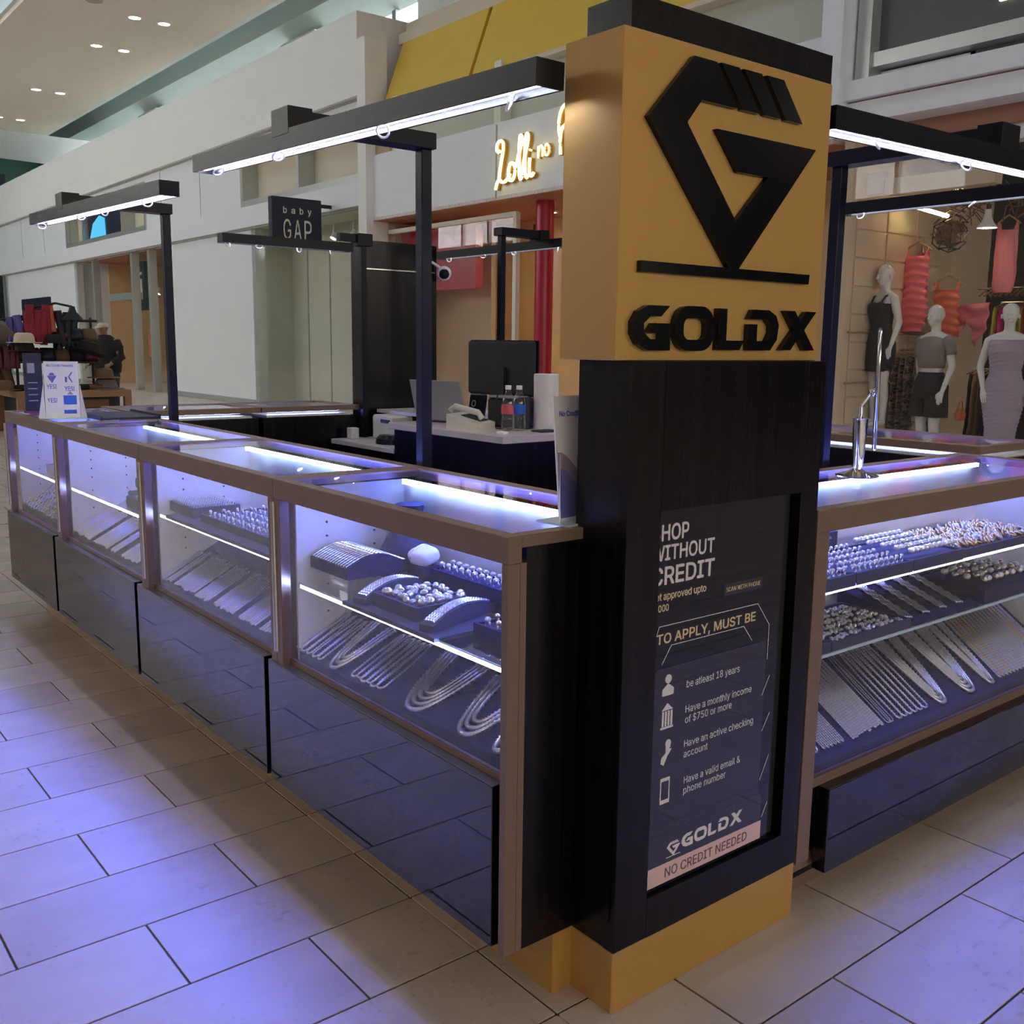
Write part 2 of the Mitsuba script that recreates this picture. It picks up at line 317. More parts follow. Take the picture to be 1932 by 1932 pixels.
for i in range(5): single('display_shelf', 'shelf of merchandise inside the far shop behind the glass', 'shelf', cat(box(11.4, 11.8, 25.6, 27.8, .5+i*.42, .54+i*.42), *[box(11.42, 11.75, 25.7+j*.26, 25.88+j*.26, .54+i*.42, .54+i*.42+.1+.18*rng.random()) for j in range(8)]), ('grey_cloth', 'mauve_cloth', 'cream_cloth')[i % 3], group='merchandise shelves in the far shop')
single('orange_poster', 'orange sign standing in the far shop entrance behind the person', 'sign', box(9.1, 9.14, 28.5, 29.2, .9, 1.75), 'orange_sign')
t = thing('wall_poster', 'dark framed poster with two pale panels on the far white wall', 'poster')
part(t, 'board', box(8.18, 8.26, 36.4, 40.2, 1.3, 2.85), 'navy')
for y in (36.9, 38.7): part(t, 'panel', box(8.16, 8.18, y, y+1.1, 1.5, 2.4), 'cream_plastic')
struct('door_1', box(8.5, 8.6, 42.4, 60, 0, 7), 'dark_wall'); part('door_1', 'frame', cat(box(8.2, 8.6, 42.4, 42.6, 0, 4.2), box(8.2, 8.6, 42.9, 43.05, 0, 4.2)), 'alum')
# ---------- window of the shop with the navy sign (y 15 - 19.9) ----------
struct('window_4', cat(box(9.2, 9.3, 14.9, 20, 0, 4.0)), 'backdrop')
part('window_4', 'ceiling', box(8.3, 9.3, 14.9, 20, 3.86, 3.95), 'backdrop'); part('window_4', 'side', cat(box(8.5, 9.3, 14.7, 14.9, 0, 3.9), box(8.5, 9.3, 19.85, 19.9, 0, 3.9)), 'backdrop')
for y in (15.9, 17.0, 18.1, 19.1): part('window_4', 'seam', box(9.185, 9.2, y-.02, y+.02, 0, 3.5), 'wall_seam')
for a, b in ((14.95, 16.5), (16.51, 18.2), (18.21, 19.8)): part('window_4', 'pane', box(8.42, 8.4201, a, b, .05, 3.84), 'glass')
part('window_4', 'frame', cat(box(8.28, 8.5, 19.75, 19.9, 0, 3.86), box(8.28, 8.5, 14.9, 15.0, 0, 3.86), box(8.28, 8.5, 15, 19.8, 0, .06)), 'alum')
for y in (19.0, 18.2, 17.3, 16.5): spot(8.85, y, 3.5, 'white track spotlight at the top of the window with the hanging navy sign', 110., 1., (.95, 1, .95))
t = thing('window_poster', 'tall grey photographic poster at the edge of the pale shop window', 'poster')
part(t, 'sheet', box(8.9, 8.92, 15.05, 16.25, .5, 3.3), 'cream_plastic')
part(t, 'print', cat(prism([(0, 0), (.55, 0), (.5, .5), (.3, .8), (.42, 1.2), (0, 1.25)], 0, .01)), 'grey_plastic', T=M(8.89, 16.1, .7, rz=-math.pi/2))
part(t, 'print', prism([(.25, 0), (.35, .5), (.2, 1.0), (.32, 1.5), (.6, 1.6), (.6, 0)], 0, .01), 'wood', T=M(8.885, 16.1, 1.9, rz=-math.pi/2) @ M(.35, 0, 0, s=.8))
# hanging square sign, perpendicular to the facade
t = thing('hanging_sign', 'square navy hanging sign reading baby GAP beside the pale shop window', 'sign')
part(t, 'box', box(6.9, 7.9, 16.0, 16.16, 3.17, 4.02, .01), 'navy')
part(t, 'bracket', box(7.9, 8.2, 16.05, 16.11, 3.9, 3.96), 'navy')
for i, ch in enumerate('baby'): part(t, 'lettering', text(ch, 7.12+i*.165, 16.0, 3.74, h=.11, w=.075, bold=True), 'cream_plastic')
for i, ch in enumerate('GAP'): part(t, 'lettering', text(ch, 7.12+i*.21, 16.0, 3.27, h=.36, w=.15), 'cream_plastic')
# ---------- shop with the yellow panels ----------
struct('wall_back_001', box(8.2, 8.7, 5.2, 14.62, 3.57, 4.68), 'wall_low')
for y in (7.4, 11.05): part('wall_back_001', 'joint', box(8.19, 8.2, y-.012, y+.012, 3.6, 4.65), 'wall_seam')
part('wall_back_001', 'transom_back', box(8.9, 9.0, 5.2, 14.62, 4.5, 7.), 'cream_cloth')
for a, b in ((5.3, 8.0), (8.15, 11.1), (11.25, 14.0)): part('wall_back_001', 'transom_pane', box(8.5, 8.52, a, b, 4.68, 5.6), 'backdrop')
for y in (8.07, 11.17, 14.07): part('wall_back_001', 'mullion', box(8.3, 8.55, y-.08, y+.08, 4.68, 5.6), 'pale_frame')
part('wall_back_001', 'pier', box(8.25, 8.6, 14.15, 14.62, 4.68, 5.55), 'tan_wall')
part('wall_back_001', 'head', cat(box(8.3, 9.2, 5.2, 14.5, 5.44, 5.5), box(8.75, 9.2, 5.2, 14.62, 6.62, 6.8)), 'cream_cloth')
lean = math.atan(.42/1.12)
for a, b in ((5.2, 8.55), (8.6, 11.9), (11.95, 14.5)): part('wall_back_001', 'yellow_panel', mv(box(-.03, .03, a+.02, b-.02, 0, 1.2), M(8.36, 0, 5.5, ry=lean)), 'yellow_panel')
part('wall_back_001', 'yellow_joint', mv(box(0, .05, 5.3, 14.4, 0.02, 1.18), M(8.4, 0, 5.5, ry=lean)), 'amber_seam')
struct('wall_right_001', cat(box(10.2, 10.3, 5.2, 14.6, 0, 3.57)), 'warm_wall')
part('wall_right_001', 'side', cat(box(8.7, 10.2, 14.6, 14.7, 0, 3.57), box(8.7, 10.2, 5.2, 5.3, 0, 3.57)), 'tan_wall'); part('wall_right_001', 'soffit', box(8.2, 11.6, 5.2, 14.7, 3.56, 3.62), 'soffit_brown')
part('wall_right_001', 'partition', box(9.4, 9.5, 12.72, 14.6, 0, 3.5), 'tan_wall')
part('wall_right_001', 'pane', box(8.5, 8.5001, 10.95, 14.5, 0, 3.35), 'glass'); part('wall_right_001', 'pane_frame', cat(box(8.46, 8.54, 10.9, 14.55, 3.35, 3.42), box(8.46, 8.54, 10.88, 10.96, 0, 3.4)), 'pale_frame')
single('red_column', 'round dark red column at the entrance of the shop with yellow panels', 'column', mv(trimesh.creation.cylinder(.14, 3.56, sections=24), M(8.75, 10.55, 1.78)), 'red_paint', True)
single('red_sign_box', 'deep red sign box under the white fascia beside the dark display tower', 'sign', cat(box(8.75, 9.1, 14.0, 14.55, 2.2, 3.5), box(8.9, 9.05, 12.5, 13.98, 2.35, 3.4)), 'red_paint')
for i, (x, y) in enumerate(((9.8, 9.4), (9.6, 11.4))):
    t = thing('soffit_lamp', ('recessed lamp glowing in the brown soffit behind the red column', 'recessed lamp in the brown soffit left of the red column')[i], 'lamp')
    part(t, 'ring', mv(trimesh.creation.annulus(.09, .13, .03), M(x, y, 3.555)), 'cream_plastic'); part(t, 'lamp', mv(trimesh.creation.cylinder(.09, .01, sections=16), M(x, y, 3.55)), 'wall_paint', emit=WARM*60., w=1.)
t = thing('wall_washer', 'warm spotlight washing the yellow lit wall behind the red column', 'spotlight')
part(t, 'head', mv(trimesh.creation.cylinder(.06, .16, sections=12), M(9.6, 11.75, 3.3)), 'black_metal'); part(t, 'lamp', mv(trimesh.creation.cylinder(.055, .01, sections=12), M(9.6, 11.75, 3.21)), 'wall_paint', emit=WARM*1600., w=2.)
# script sign
t = thing('script_sign', 'glowing gold cursive sign on the white fascia reading Lolli and', 'sign')
GL = np.array([1., .82, .30])*2.2
def script(strokes, y0, z0, s, r):
    for st in strokes:
        p = np.array(st, float); u = np.linspace(0, 1, len(p)); uu = np.linspace(0, 1, len(p)*6)
        from scipy.interpolate import CubicSpline
        q = CubicSpline(u, p)(uu); pts = np.stack([np.full(len(q), 8.12), y0-q[:, 0]*s, z0+q[:, 1]*s], 1)
        part(t, 'letter', tube(pts, r, 6), 'cream_plastic', True, emit=GL, w=.12)
        part(t, 'letter_back', tube(pts+[.05, 0, 0], r*1.35, 6), 'amber_seam', True)
script([[(.12, .80), (-.02, .86), (.06, 1.03), (.24, .98), (.22, .7), (.13, .35), (.09, .08)], [(-.06, -.14), (.0, .02), (.1, .09), (.22, .02), (.4, .06), (.54, .2)],
        [(.62, .45), (.48, .3), (.52, .05), (.68, .08), (.72, .35), (.62, .45), (.8, .36)],
        [(.8, .36), (.92, .7), (1.0, .98), (.92, 1.02), (.9, .5), (.92, .08), (1.02, .08)],
        [(1.02, .1), (1.14, .6), (1.24, .98), (1.16, 1.02), (1.12, .5), (1.16, .08), (1.26, .1)],
        [(1.32, .48), (1.3, .2), (1.36, .05), (1.48, .12)], [(1.33, .64), (1.35, .68)]], 10.93, 3.78, .58, .026)
script([[(0, .5), (0, 0), (.05, .35), (.22, .5), (.3, .3), (.3, 0)], [(.6, .5), (.45, .3), (.55, .02), (.75, .15), (.72, .42), (.6, .5)]], 9.98, 4.04, .3, .016)
script([[(.1, .2), (0, .7), (.2, 1.1), (.5, 1.0), (.5, .6), (.2, .5), (.1, -.3)]], 9.55, 4.15, .45, .024)
# ---------- right shop front above the dresses ----------
struct('wall_right_002', cat(box(8.1, 8.5, -6, 5.12, 3.95, 4.14), box(8.16, 8.5, -6, 5.12, 3.73, 3.93), box(8.6, 8.8, -6, 5.12, 3.42, 3.56)), 'wall_low')
part('wall_right_002', 'recess', cat(box(8.2, 8.5, -6, 5.12, 3.93, 3.95), box(8.5, 8.8, -6, 5.12, 3.56, 3.75)), 'soffit_brown')
part('wall_right_002', 'upper_glass', box(8.4, 8.5, -6, 5.05, 4.3, 8.), 'grey_dark')
part('wall_right_002', 'transom', cat(box(8.28, 8.5, -6, 5.0, 4.28, 4.42), box(8.24, 8.5, 4.86, 5.02, 4.14, 8.)), 'alum')
part('wall_right_002', 'low_glass', box(8.45, 8.5, -6, 3.85, 4.14, 4.28), 'grey_dark')
part('wall_right_002', 'slit_panel', box(8.45, 8.46, 3.9, 4.85, 4.15, 4.26), 'wall_low')
struct('trim_5', box(8.02, 8.4, 5.05, 5.3, 3.9, 8.), 'wall_low')
single('slot_lamp', 'small glowing slot lamp behind the dark upper glass at the top right', 'lamp', box(8.37, 8.4, 3.42, 3.62, 4.64, 4.67), 'wall_paint', emit=(1.5, 1.3, .9), w=.1)
struct('wall_right_003', cat(box(8.3, 11.5, 5.0, 5.12, 0, 3.6)), 'beige_brick')
part('wall_right_003', 'back', box(11.4, 11.5, -2, 5.1, 0, 3.6), 'dark_wall'); part('wall_right_003', 'ceiling', box(8.6, 11.5, -2, 5.1, 3.56, 3.64), 'dark_wall')
for i in range(9):
    for j in range(3): part('wall_right_003', 'block', box(8.42+j*.6, 8.42+j*.6+.57, 4.985, 5.0, .3+i*.3, .3+i*.3+.28, .004), 'beige_brick')
for z in (1.05, 1.6): part('wall_right_003', 'rail', rod((8.35, 4.97, z), (10.5, 4.97, z), .012), 'wood')
part('wall_right_003', 'plinth', box(8.35, 9.4, 0, 5.0, 0, .45), 'wall_low')
for a, b in ((-2, 1.0), (1.02, 2.9), (2.92, 5.0)): part('wall_right_003', 'pane', box(8.33, 8.3301, a, b, .05, 3.4), 'glass')
# ---------- kiosk: sign column ----------
W = .638
col = thing('sign_column', 'tall dark woodgrain corner column with a gold base between the display cases', 'column')
part(col, 'plinth', box(0, W, 0, .14, 0, .144, .002), 'gold', label='gold base')
part(col, 'body', cat(box(.003, W-.003, .03, .15, .144, 2.066)), 'laminate')
OX0, OX1, OZ0, OZ1 = .099, .572, .236, 1.092
part(col, 'front_panel', cat(box(0, OX0, -.002, .03, .144, 1.394, .001), box(OX1, W, -.002, .03, .144, 1.394, .001), box(OX0, OX1, -.002, .03, .144, OZ0), box(OX0, OX1, -.002, .03, OZ1, 1.394)), 'laminate')
part(col, 'recess', cat(box(OX0, OX1, .028, .03, OZ0, OZ1)), 'black_matte')
door = Polygon([(.012, .2), (.118, .2), (.118, 1.0), (.012, 1.0)]).buffer(-.025).buffer(.025)
dm = mv(prism(door, 0, .004), M(0, 0, 0, rz=-math.pi/2) @ M(-.13, 0, 0)); 
part(col, 'side_panel', dm, 'laminate', label='dark side panel with rounded corners')
# poster in the recess
po = thing('credit_poster', 'dark framed poster in the column recess reading SHOP WITHOUT CREDIT', 'poster')
py = .026; PO = M(-.009, -.014, 0)
part(po, 'sheet', box(.1085, .54, py, .0419, .238, 1.09), 'poster_dark', T=PO)
part(po, 'card', prism(Polygon([(.118, .285), (.498, .285), (.498, .748), (.118, .748)]).buffer(-.015).buffer(.015), py, .001), 'poster_card', T=PO, label='lighter blue text card')
part(po, 'card', prism(Polygon([(.112, .29), (.51, .29), (.51, .365), (.112, .365)]).buffer(-.015).buffer(.015), py-.001, .0006), 'poster_card', T=PO)
part(po, 'footer', prism([(.112, .247), (.513, .247), (.513, .293), (.112, .293)], py-.0016, .0006), 'poster_pink', T=PO, label='pale pink footer strip')
def pt(s, x, z, w, h, m='poster_text', bold=False, y=py-.0012): part(po, 'lettering', text(s, x, y, z, h=h, w=w, d=.0006, bold=bold), m, T=PO)
pt('SHOP', .099, 1.026, .111, .033, bold=True, y=py); pt('WITHOUT', .099, .984, .196, .031, bold=True, y=py); pt('CREDIT', .099, .932, .199, .037, bold=True, y=py)
pt('Get approved upto', .101, .899, .173, .0155, 'poster_gold', True, py); pt('$5000', .101, .874, .055, .0145, 'poster_gold', True, py)
part(po, 'tag', prism([(.335, .877), (.47, .877), (.47, .905), (.335, .905)], py, .0006), 'poster_card', T=PO); pt('SCAN WITH PHONE', .342, .886, .12, .010, 'poster_gold', y=py-.0006)
pt('TO APPLY, MUST BE', .122, .803, .33, .021, 'poster_gold', True, py)
pt('be atleast 18 years', .222, .690, .18, .0165); pt('Have a monthly income', .222, .632, .228, .0165); pt('of $750 or more', .222, .608, .158, .0165)
pt('Have an active checking', .222, .552, .24, .0165); pt('account', .222, .528, .08, .0165); pt('Have a valid email &', .226, .466, .195, .0165); pt('phone number', .226, .442, .145, .0165)
pt('NO CREDIT NEEDED', .175, .259, .285, .022, 'poster_ink', False, py-.0022)
def stroke(pts, w=.0016): return LineString(pts).buffer(w/2, cap_style=2)
frame = ([stroke([(.112, .80), (.128, .842), (.457, .842), (.503, .785), (.503, .70)]), stroke([(.14, .757), (.168, .796), (.41, .796), (.442, .757)]),
                     stroke([(.49, .614), (.516, .659)]), stroke([(.497, .523), (.524, .565)]), stroke([(.5, .40), (.53, .457)]), stroke([(.515, .30), (.535, .335)])])
for q in frame: part(po, 'line_art', prism(q, py-.0011, .0005), 'poster_text', T=PO)
icons = unary_union([Point(.163, .722).buffer(.010), Polygon([(.145, .685), (.181, .685), (.181, .70), (.163, .712), (.145, .70)]).buffer(-.003).buffer(.003),
    Polygon([(.145, .652), (.163, .668), (.181, .652)]), Polygon([(.143, .610), (.183, .610), (.183, .615), (.143, .615)]), *[Polygon([(x, .616), (x+.006, .616), (x+.006, .650), (x, .650)]) for x in (.147, .156, .165, .174)],
    Polygon([(.148, .532), (.158, .526), (.168, .545), (.182, .56), (.172, .563), (.16, .552), (.15, .545)]), Point(.170, .575).buffer(.009), Polygon([(.162, .556), (.178, .566), (.176, .58), (.163, .58)]),
    Polygon([(.150, .437), (.180, .437), (.180, .497), (.150, .497)]).difference(Polygon([(.153, .446), (.177, .446), (.177, .489), (.153, .489)]))])
part(po, 'icon', prism(icons, py-.0011, .0005), 'poster_text', T=PO, label='small pale icons')
# emblem and word, shared by the sign and the poster
EMB = [[(.150, 1.976), (.217, 1.976), (.286, 1.899), (.177, 1.899), (.137, 1.852), (.296, 1.680), (.394, 1.777), (.297, 1.777), (.225, 1.852), (.557, 1.852), (.313, 1.585), (.280, 1.585), (.029, 1.849)],
       [(.229, 1.977), (.286, 1.977), (.357, 1.899), (.301, 1.899)], [(.299, 1.977), (.357, 1.977), (.428, 1.899), (.373, 1.899)], [(.374, 1.977), (.431, 1.977), (.503, 1.899), (.445, 1.899)]]
UND = [(.023, 1.585), (.561, 1.585), (.559, 1.564), (.023, 1.564)]
def B(x0, x1, z0, z1): return Polygon([(x0, z0), (x1, z0), (x1, z1), (x0, z1)])
G_ = Polygon([(.106, 1.502), (.045, 1.502), (.018, 1.490), (.004, 1.470), (.004, 1.447), (.018, 1.427), (.045, 1.415), (.110, 1.415), (.108, 1.468), (.062, 1.468), (.044, 1.449), (.082, 1.449), (.082, 1.437), (.052, 1.437), (.034, 1.450), (.034, 1.467), (.052, 1.481), (.082, 1.481)])
O_ = B(.122, .242, 1.415, 1.504).buffer(-.04).buffer(.04).difference(B(.148, .217, 1.437, 1.480).buffer(-.016).buffer(.016))
L_ = Polygon([(.254, 1.502), (.281, 1.502), (.281, 1.437), (.340, 1.437), (.325, 1.417), (.254, 1.417)])
D_ = unary_union([Polygon([(.367, 1.503), (.420, 1.503), (.446, 1.492), (.457, 1.472), (.452, 1.440), (.430, 1.417), (.354, 1.417), (.354, 1.472), (.382, 1.472), (.382, 1.437), (.418, 1.437), (.430, 1.455), (.430, 1.470), (.414, 1.483), (.353, 1.483)])])
X_ = Polygon([(.477, 1.504), (.513, 1.504), (.533, 1.482), (.556, 1.504), (.592, 1.504), (.550, 1.463), (.592, 1.418), (.557, 1.418), (.531, 1.446), (.503, 1.418), (.468, 1.418), (.514, 1.463)])
WORD = [G_, O_, L_, D_, X_]
sg = thing('sign_box', 'large gold sign box on the column with a black angular emblem reading GOLDX', 'sign')
part(sg, 'box', box(-.028, .621, .016, .178, 1.395, 2.001, .0015), 'gold')
for i, p in enumerate(EMB): part(sg, 'emblem', prism(p, .016, .012), 'emblem_black', label='raised black emblem' if i == 0 else None)
part(sg, 'underline', prism(UND, .016, .012), 'emblem_black')
for g in WORD: part(sg, 'letter', prism(g, .016, .014), 'emblem_black')
aff = lambda g, s, x, z, sx=1.: affinity.translate(affinity.scale(Polygon(g) if isinstance(g, list) else g, s*sx, s, origin=(0, 1.4)), x, z-1.4)
part(po, 'logo', prism(unary_union([aff(g, .36, .226, .312-.006) for g in WORD]), py-.0016, .0005), 'poster_text', T=PO, label='GOLDX logo')
part(po, 'logo', prism(unary_union([aff(g, .085, .176, .302-.013, 1.0) for g in EMB+[UND]]), py-.0016, .0005), 'poster_text', T=PO)

# ---------- display cases ----------
H = 1.05
SHZ = [.755, .80, .762, .762]
JN = [.127, 1.177, 2.276, 3.409, 4.345]
PN = [(.161, 1.221), (1.249, 2.347), (2.377, 3.475), (3.511, 4.40)]
CW = ['nearest glass display case of the left row, beside the sign column', 'second glass display case of the left row, with tray of tiny rings', 'third glass display case of the left row, holding pale gold chains', 'farthest glass display case of the left row, under the paper sign holder']
def pins(pts, ax, c):
    return cat([mv(trimesh.creation.cylinder(.0035, .002, sections=6), M(*p, rx=math.pi/2)) for p in pts])
for i in range(4):
    y0, y1 = JN[i], JN[i+1]; t = thing('display_case', CW[i], 'display case', None)
    part(t, 'base_cabinet', box(-.15, .30, y0+.01, y1-.005, .145, .50), 'laminate')
    part(t, 'kick_base', box(-.055, .29, y0+.004, y1, 0., .145), 'gold')
    a, b = PN[i]
    part(t, 'lower_panel', box(-.204, -.172, a, b, .158, .52, .0015), 'gloss', label='glossy black lower panel')
    part(t, 'ledge', box(-.172, -.15, y0+.002, y1-.002, .46, .515), 'gloss')
    part(t, 'top_edge', box(-.203, -.173, a+.001, b-.001, .520, .5212), 'edge_band', label='edge band on top of the lower panel')
    part(t, 'sill', box(-.176, -.160, y0+.03, y1-.03, .5215, .536, .001), 'bronze')
    part(t, 'front_rail', box(-.196, -.160, y0, y1-.001, .994, H, .0015), 'bronze'); part(t, 'back_rail', box(.262, .304, y0, y1-.001, 1.02, H, .0015), 'bronze')
    for yy, dd in ((y0, .035), (y1, -.035)): part(t, 'side_rail', box(-.160, .262, yy, yy+dd-math.copysign(.0008, dd), 1.025, H, .0015), 'bronze')
    part(t, 'top_glass', box(-.158, .26, y0+.036, y1-.036, 1.046, 1.0461), 'glass')
    part(t, 'front_glass', box(-.1701, -.17, y0+.03, y1-.03, .537, .995), 'glass')
    if i: part(t, 'front_post', box(-.196, -.165, y0, y0+.036, .15, .994, .0015), 'bronze')
    else: part(t, 'front_post', cat(box(-.196, -.164, y0, y0+.02, .148, .994, .001)), 'bronze'); part(t, 'end_post', box(-.164, -.148, y0, y0+.012, .148, .994), 'bronze')
    part(t, 'front_post', box(-.196, -.165, y1-.036, y1-.001, .15, .994, .0015), 'bronze')
    part(t, 'post_strip', mv(trimesh.creation.cylinder(.009, .43, sections=12), M(-.196, y1-.001, .77)), 'steel', True, label='polished metal strip')
    part(t, 'back_wall', cat(box(.205, .212, y0+.02, y1-.02, .5, 1.02)), 'white_lam')
    part(t, 'sliding_door', box(.199, .204, y0+.02, (y0+y1)/2+.02, .52, 1.015), 'white_lam')
    part(t, 'inner_wall', box(-.15, .205, y1-.045, y1-.037, .5, 1.024), 'white_lam'); part(t, 'inner_wall', box(-.148, .205, y0+.037, y0+.045, .5, 1.024), 'white_lam')
    part(t, 'inner_floor', box(-.15, .205, y0+.03, y1-.03, .5, .51), 'white_lam')
    part(t, 'pin_hole', pins([(x, y1-.046, z) for x in (-.055, .10) for z in (.66, .70, .74, .80, .84, .88, .92)], 0, 0), 'black_matte', label='row of small dark shelf pin holes'); labels[list(labels)[-1]]['kind'] = 'stuff'
    hz = SHZ[i]
    part(t, 'shelf', box(-.146, .19, y0+.05, y1-.05, hz, hz+.0001), 'glass'); part(t, 'shelf_edge', box(-.149, -.146, y0+.05, y1-.05, hz-.012, hz+.002), 'glass_edge')
    sq = trimesh.Trimesh([(-.1496, y0+.07, hz-.011), (-.1496, y0+.07, hz-.001), (-.1496, y1-.06, hz-.001), (-.1496, y1-.06, hz-.011)], [(0, 1, 2), (0, 2, 3)], process=False)
    part(t, 'shelf_light', sq, 'white_lam', emit=LED*SHELF_L, w=5., label='LED strip along the shelf front')
    part(t, 'strip_light', box(.178, .194, y0+.06, y1-.075, 1.014, 1.028), 'white_lam', emit=LED*CASE_L*1.5, w=2.5)
    part(t, 'strip_light', box(-.157, -.150, y0+.07, y1-.08, 1.0, 1.008), 'white_lam', emit=LED*CASE_L*.6, w=1.5)
    if i == 0: part(t, 'end_panel', box(-.148, .302, y0+.001, y0+.02, .148, 1.024), 'laminate', label='dark woodgrain end panel')
    p = thing('display_pad', ['sloped navy pad in the nearest left case under the silver chains', 'sloped navy pad in the second left case under rows of chains', 'sloped navy pad in the third left case under pale gold chains', 'sloped navy pad in the farthest left case under scattered bracelets'][i], 'display pad')
    put(p, trimesh.Trimesh([(-.15, y, z) for y in (y0+.05, y1-.05) for z in (.511, .556)]+[(x, y, z) for y in (y0+.05, y1-.05) for x, z in ((.09, .511), (.09, .683))]).convex_hull, 'navy_pad')
def pad_z(x, base=.555): return base+.53*(x+.165)+.0035
# right case: faces -y
RX0, RX1 = .648, 2.26
t = thing('display_case', 'wide glass display case right of the sign column, with three levels of jewellery', 'display case')
part(t, 'base_cabinet', box(RX0+.01, RX1-.01, .05, .50, .05, .31), 'laminate'); part(t, 'kick_base', box(RX0+.02, RX1-.02, .065, .48, 0, .05), 'bronze')
part(t, 'lower_panel', box(.742, RX1-.02, -.022, .018, .085, .315, .0015), 'gloss', label='glossy black lower panel')
part(t, 'ledge', box(.70, RX1-.02, .018, .05, .27, .31), 'gloss'); part(t, 'sill', box(.70, RX1-.03, .012, .03, .315, .34), 'bronze'); part(t, 'bottom_trim', box(RX0, RX1, .03, .05, .085, .125), 'bronze')
part(t, 'front_rail', box(RX0, RX1, .0, .036, .985, 1.042, .0015), 'bronze'); part(t, 'back_rail', box(RX0, RX1, .455, .5, 1.015, 1.042, .0015), 'bronze')
part(t, 'side_rail', box(RX0, RX0+.035, .036, .455, 1.017, 1.042), 'bronze'); part(t, 'side_rail', box(RX1-.06, RX1, .036, .455, 1.017, 1.042), 'bronze')
part(t, 'front_post', box(RX0+.006, RX0+.058, .004, .036, .125, .985, .0015), 'bronze'); part(t, 'front_post', box(RX1-.05, RX1, .004, .036, .125, .985, .0015), 'bronze')
part(t, 'top_glass', box(RX0+.036, RX1-.06, .037, .454, 1.038, 1.0381), 'glass'); part(t, 'front_glass', box(RX0+.058, RX1-.05, .022, .0221, .341, .985), 'glass')
part(t, 'back_wall', box(RX0+.02, RX1-.02, .40, .408, .31, 1.015), 'white_lam'); part(t, 'sliding_door', box(RX0+.02, 1.5, .393, .399, .33, 1.01), 'white_lam'); part(t, 'inner_floor', box(RX0+.02, RX1-.02, .03, .40, .315, .325), 'white_lam')
part(t, 'inner_wall', box(RX0+.012, RX0+.02, .036, .40, .31, 1.017), 'white_lam'); part(t, 'inner_wall', box(RX1-.03, RX1-.022, .036, .40, .31, 1.017), 'white_lam')
for z, yf in ((.79, .10), (.615, .10)):
    part(t, 'shelf', box(RX0+.03, RX1-.04, yf+.005, .38, z, z+.0001), 'glass'); part(t, 'shelf_edge', box(RX0+.03, RX1-.04, yf, yf+.006, z-.006, z+.002), 'glass_edge')
    if z > .7: part(t, 'shelf_light', trimesh.Trimesh([(RX0+.06, yf-.0005, z-.006), (RX1-.06, yf-.0005, z-.006), (RX1-.06, yf-.0005, z+.002), (RX0+.06, yf-.0005, z+.002)], [(0, 1, 2), (0, 2, 3)], process=False), 'white_lam', emit=LED*SHELF_L, w=6., label='LED strip along the shelf front')
part(t, 'strip_light', box(RX0+.05, RX1-.09, .372, .386, 1.008, 1.022), 'white_lam', emit=LED*CASE_L*1.5, w=2.5); part(t, 'strip_light', box(RX0+.07, RX1-.08, .038, .045, .99, .998), 'white_lam', emit=LED*CASE_L*.6, w=1.5)
p = thing('display_pad', 'sloped navy pad in the right case under long silver chains', 'display pad')
put(p, trimesh.Trimesh([(x, y, z) for x in (RX0+.06, RX1-.06) for y, z in ((.035, .326), (.035, .356), (.34, .326), (.34, .575))]).convex_hull, 'navy_pad')
# far side of the kiosk
def far_case(label, x0, x1, y0, y1, axis, side):
    t = thing('display_case', label, 'display case')
    part(t, 'cabinet', box(x0+.01, x1-.01, y0+.01, y1-.01, .1, .99), 'laminate'); part(t, 'kick_base', box(x0+.03, x1-.03, y0+.03, y1-.03, 0, .1), 'bronze')
    part(t, 'top_frame', cat(box(x0, x1, y0, y0+.035, 1.02, H), box(x0, x1, y1-.035, y1, 1.02, H), box(x0, x0+.05, y0+.035, y1-.035, 1.02, H), box(x1-.05, x1, y0+.035, y1-.035, 1.02, H)), 'bronze')
    part(t, 'top_glass', box(x0+.05, x1-.05, y0+.035, y1-.035, 1.045, 1.0451), 'glass'); part(t, 'liner', box(x0+.04, x1-.04, y0+.03, y1-.03, .99, 1.0), 'white_lam')
    if axis == 'x': part(t, 'strip_light', box(x0+.08, x1-.08, side, side+.012, 1.012, 1.022), 'white_lam', emit=LED*CASE_L, w=.6)
    else: part(t, 'strip_light', box(side, side+.012, y0+.08, y1-.08, 1.012, 1.022), 'white_lam', emit=LED*CASE_L, w=.6)
far_case('glass topped case at the back corner beyond the far light post', .33, 1.06, 3.98, 4.48, 'x', 4.08)
far_case('glass topped case along the back of the kiosk before the dark tower', 1.07, 1.70, 3.98, 4.48, 'x', 4.08)
far_case('glass topped case on the right side of the kiosk below the mannequins', 2.47, 2.97, .52, 1.75, 'y', 2.60)
far_case('glass topped case on the right side of the kiosk behind the counter', 2.47, 2.97, 1.76, 3.0, 'y', 2.60)
tw = thing('display_tower', 'tall dark woodgrain tower panel at the back corner of the kiosk', 'tower')
part(tw, 'body', box(1.76, 2.30, 4.02, 4.16, 0, 2.03, .002), 'laminate'); part(tw, 'trim', box(1.78, 2.28, 4.01, 4.02, 1.86, 1.866), 'steel')
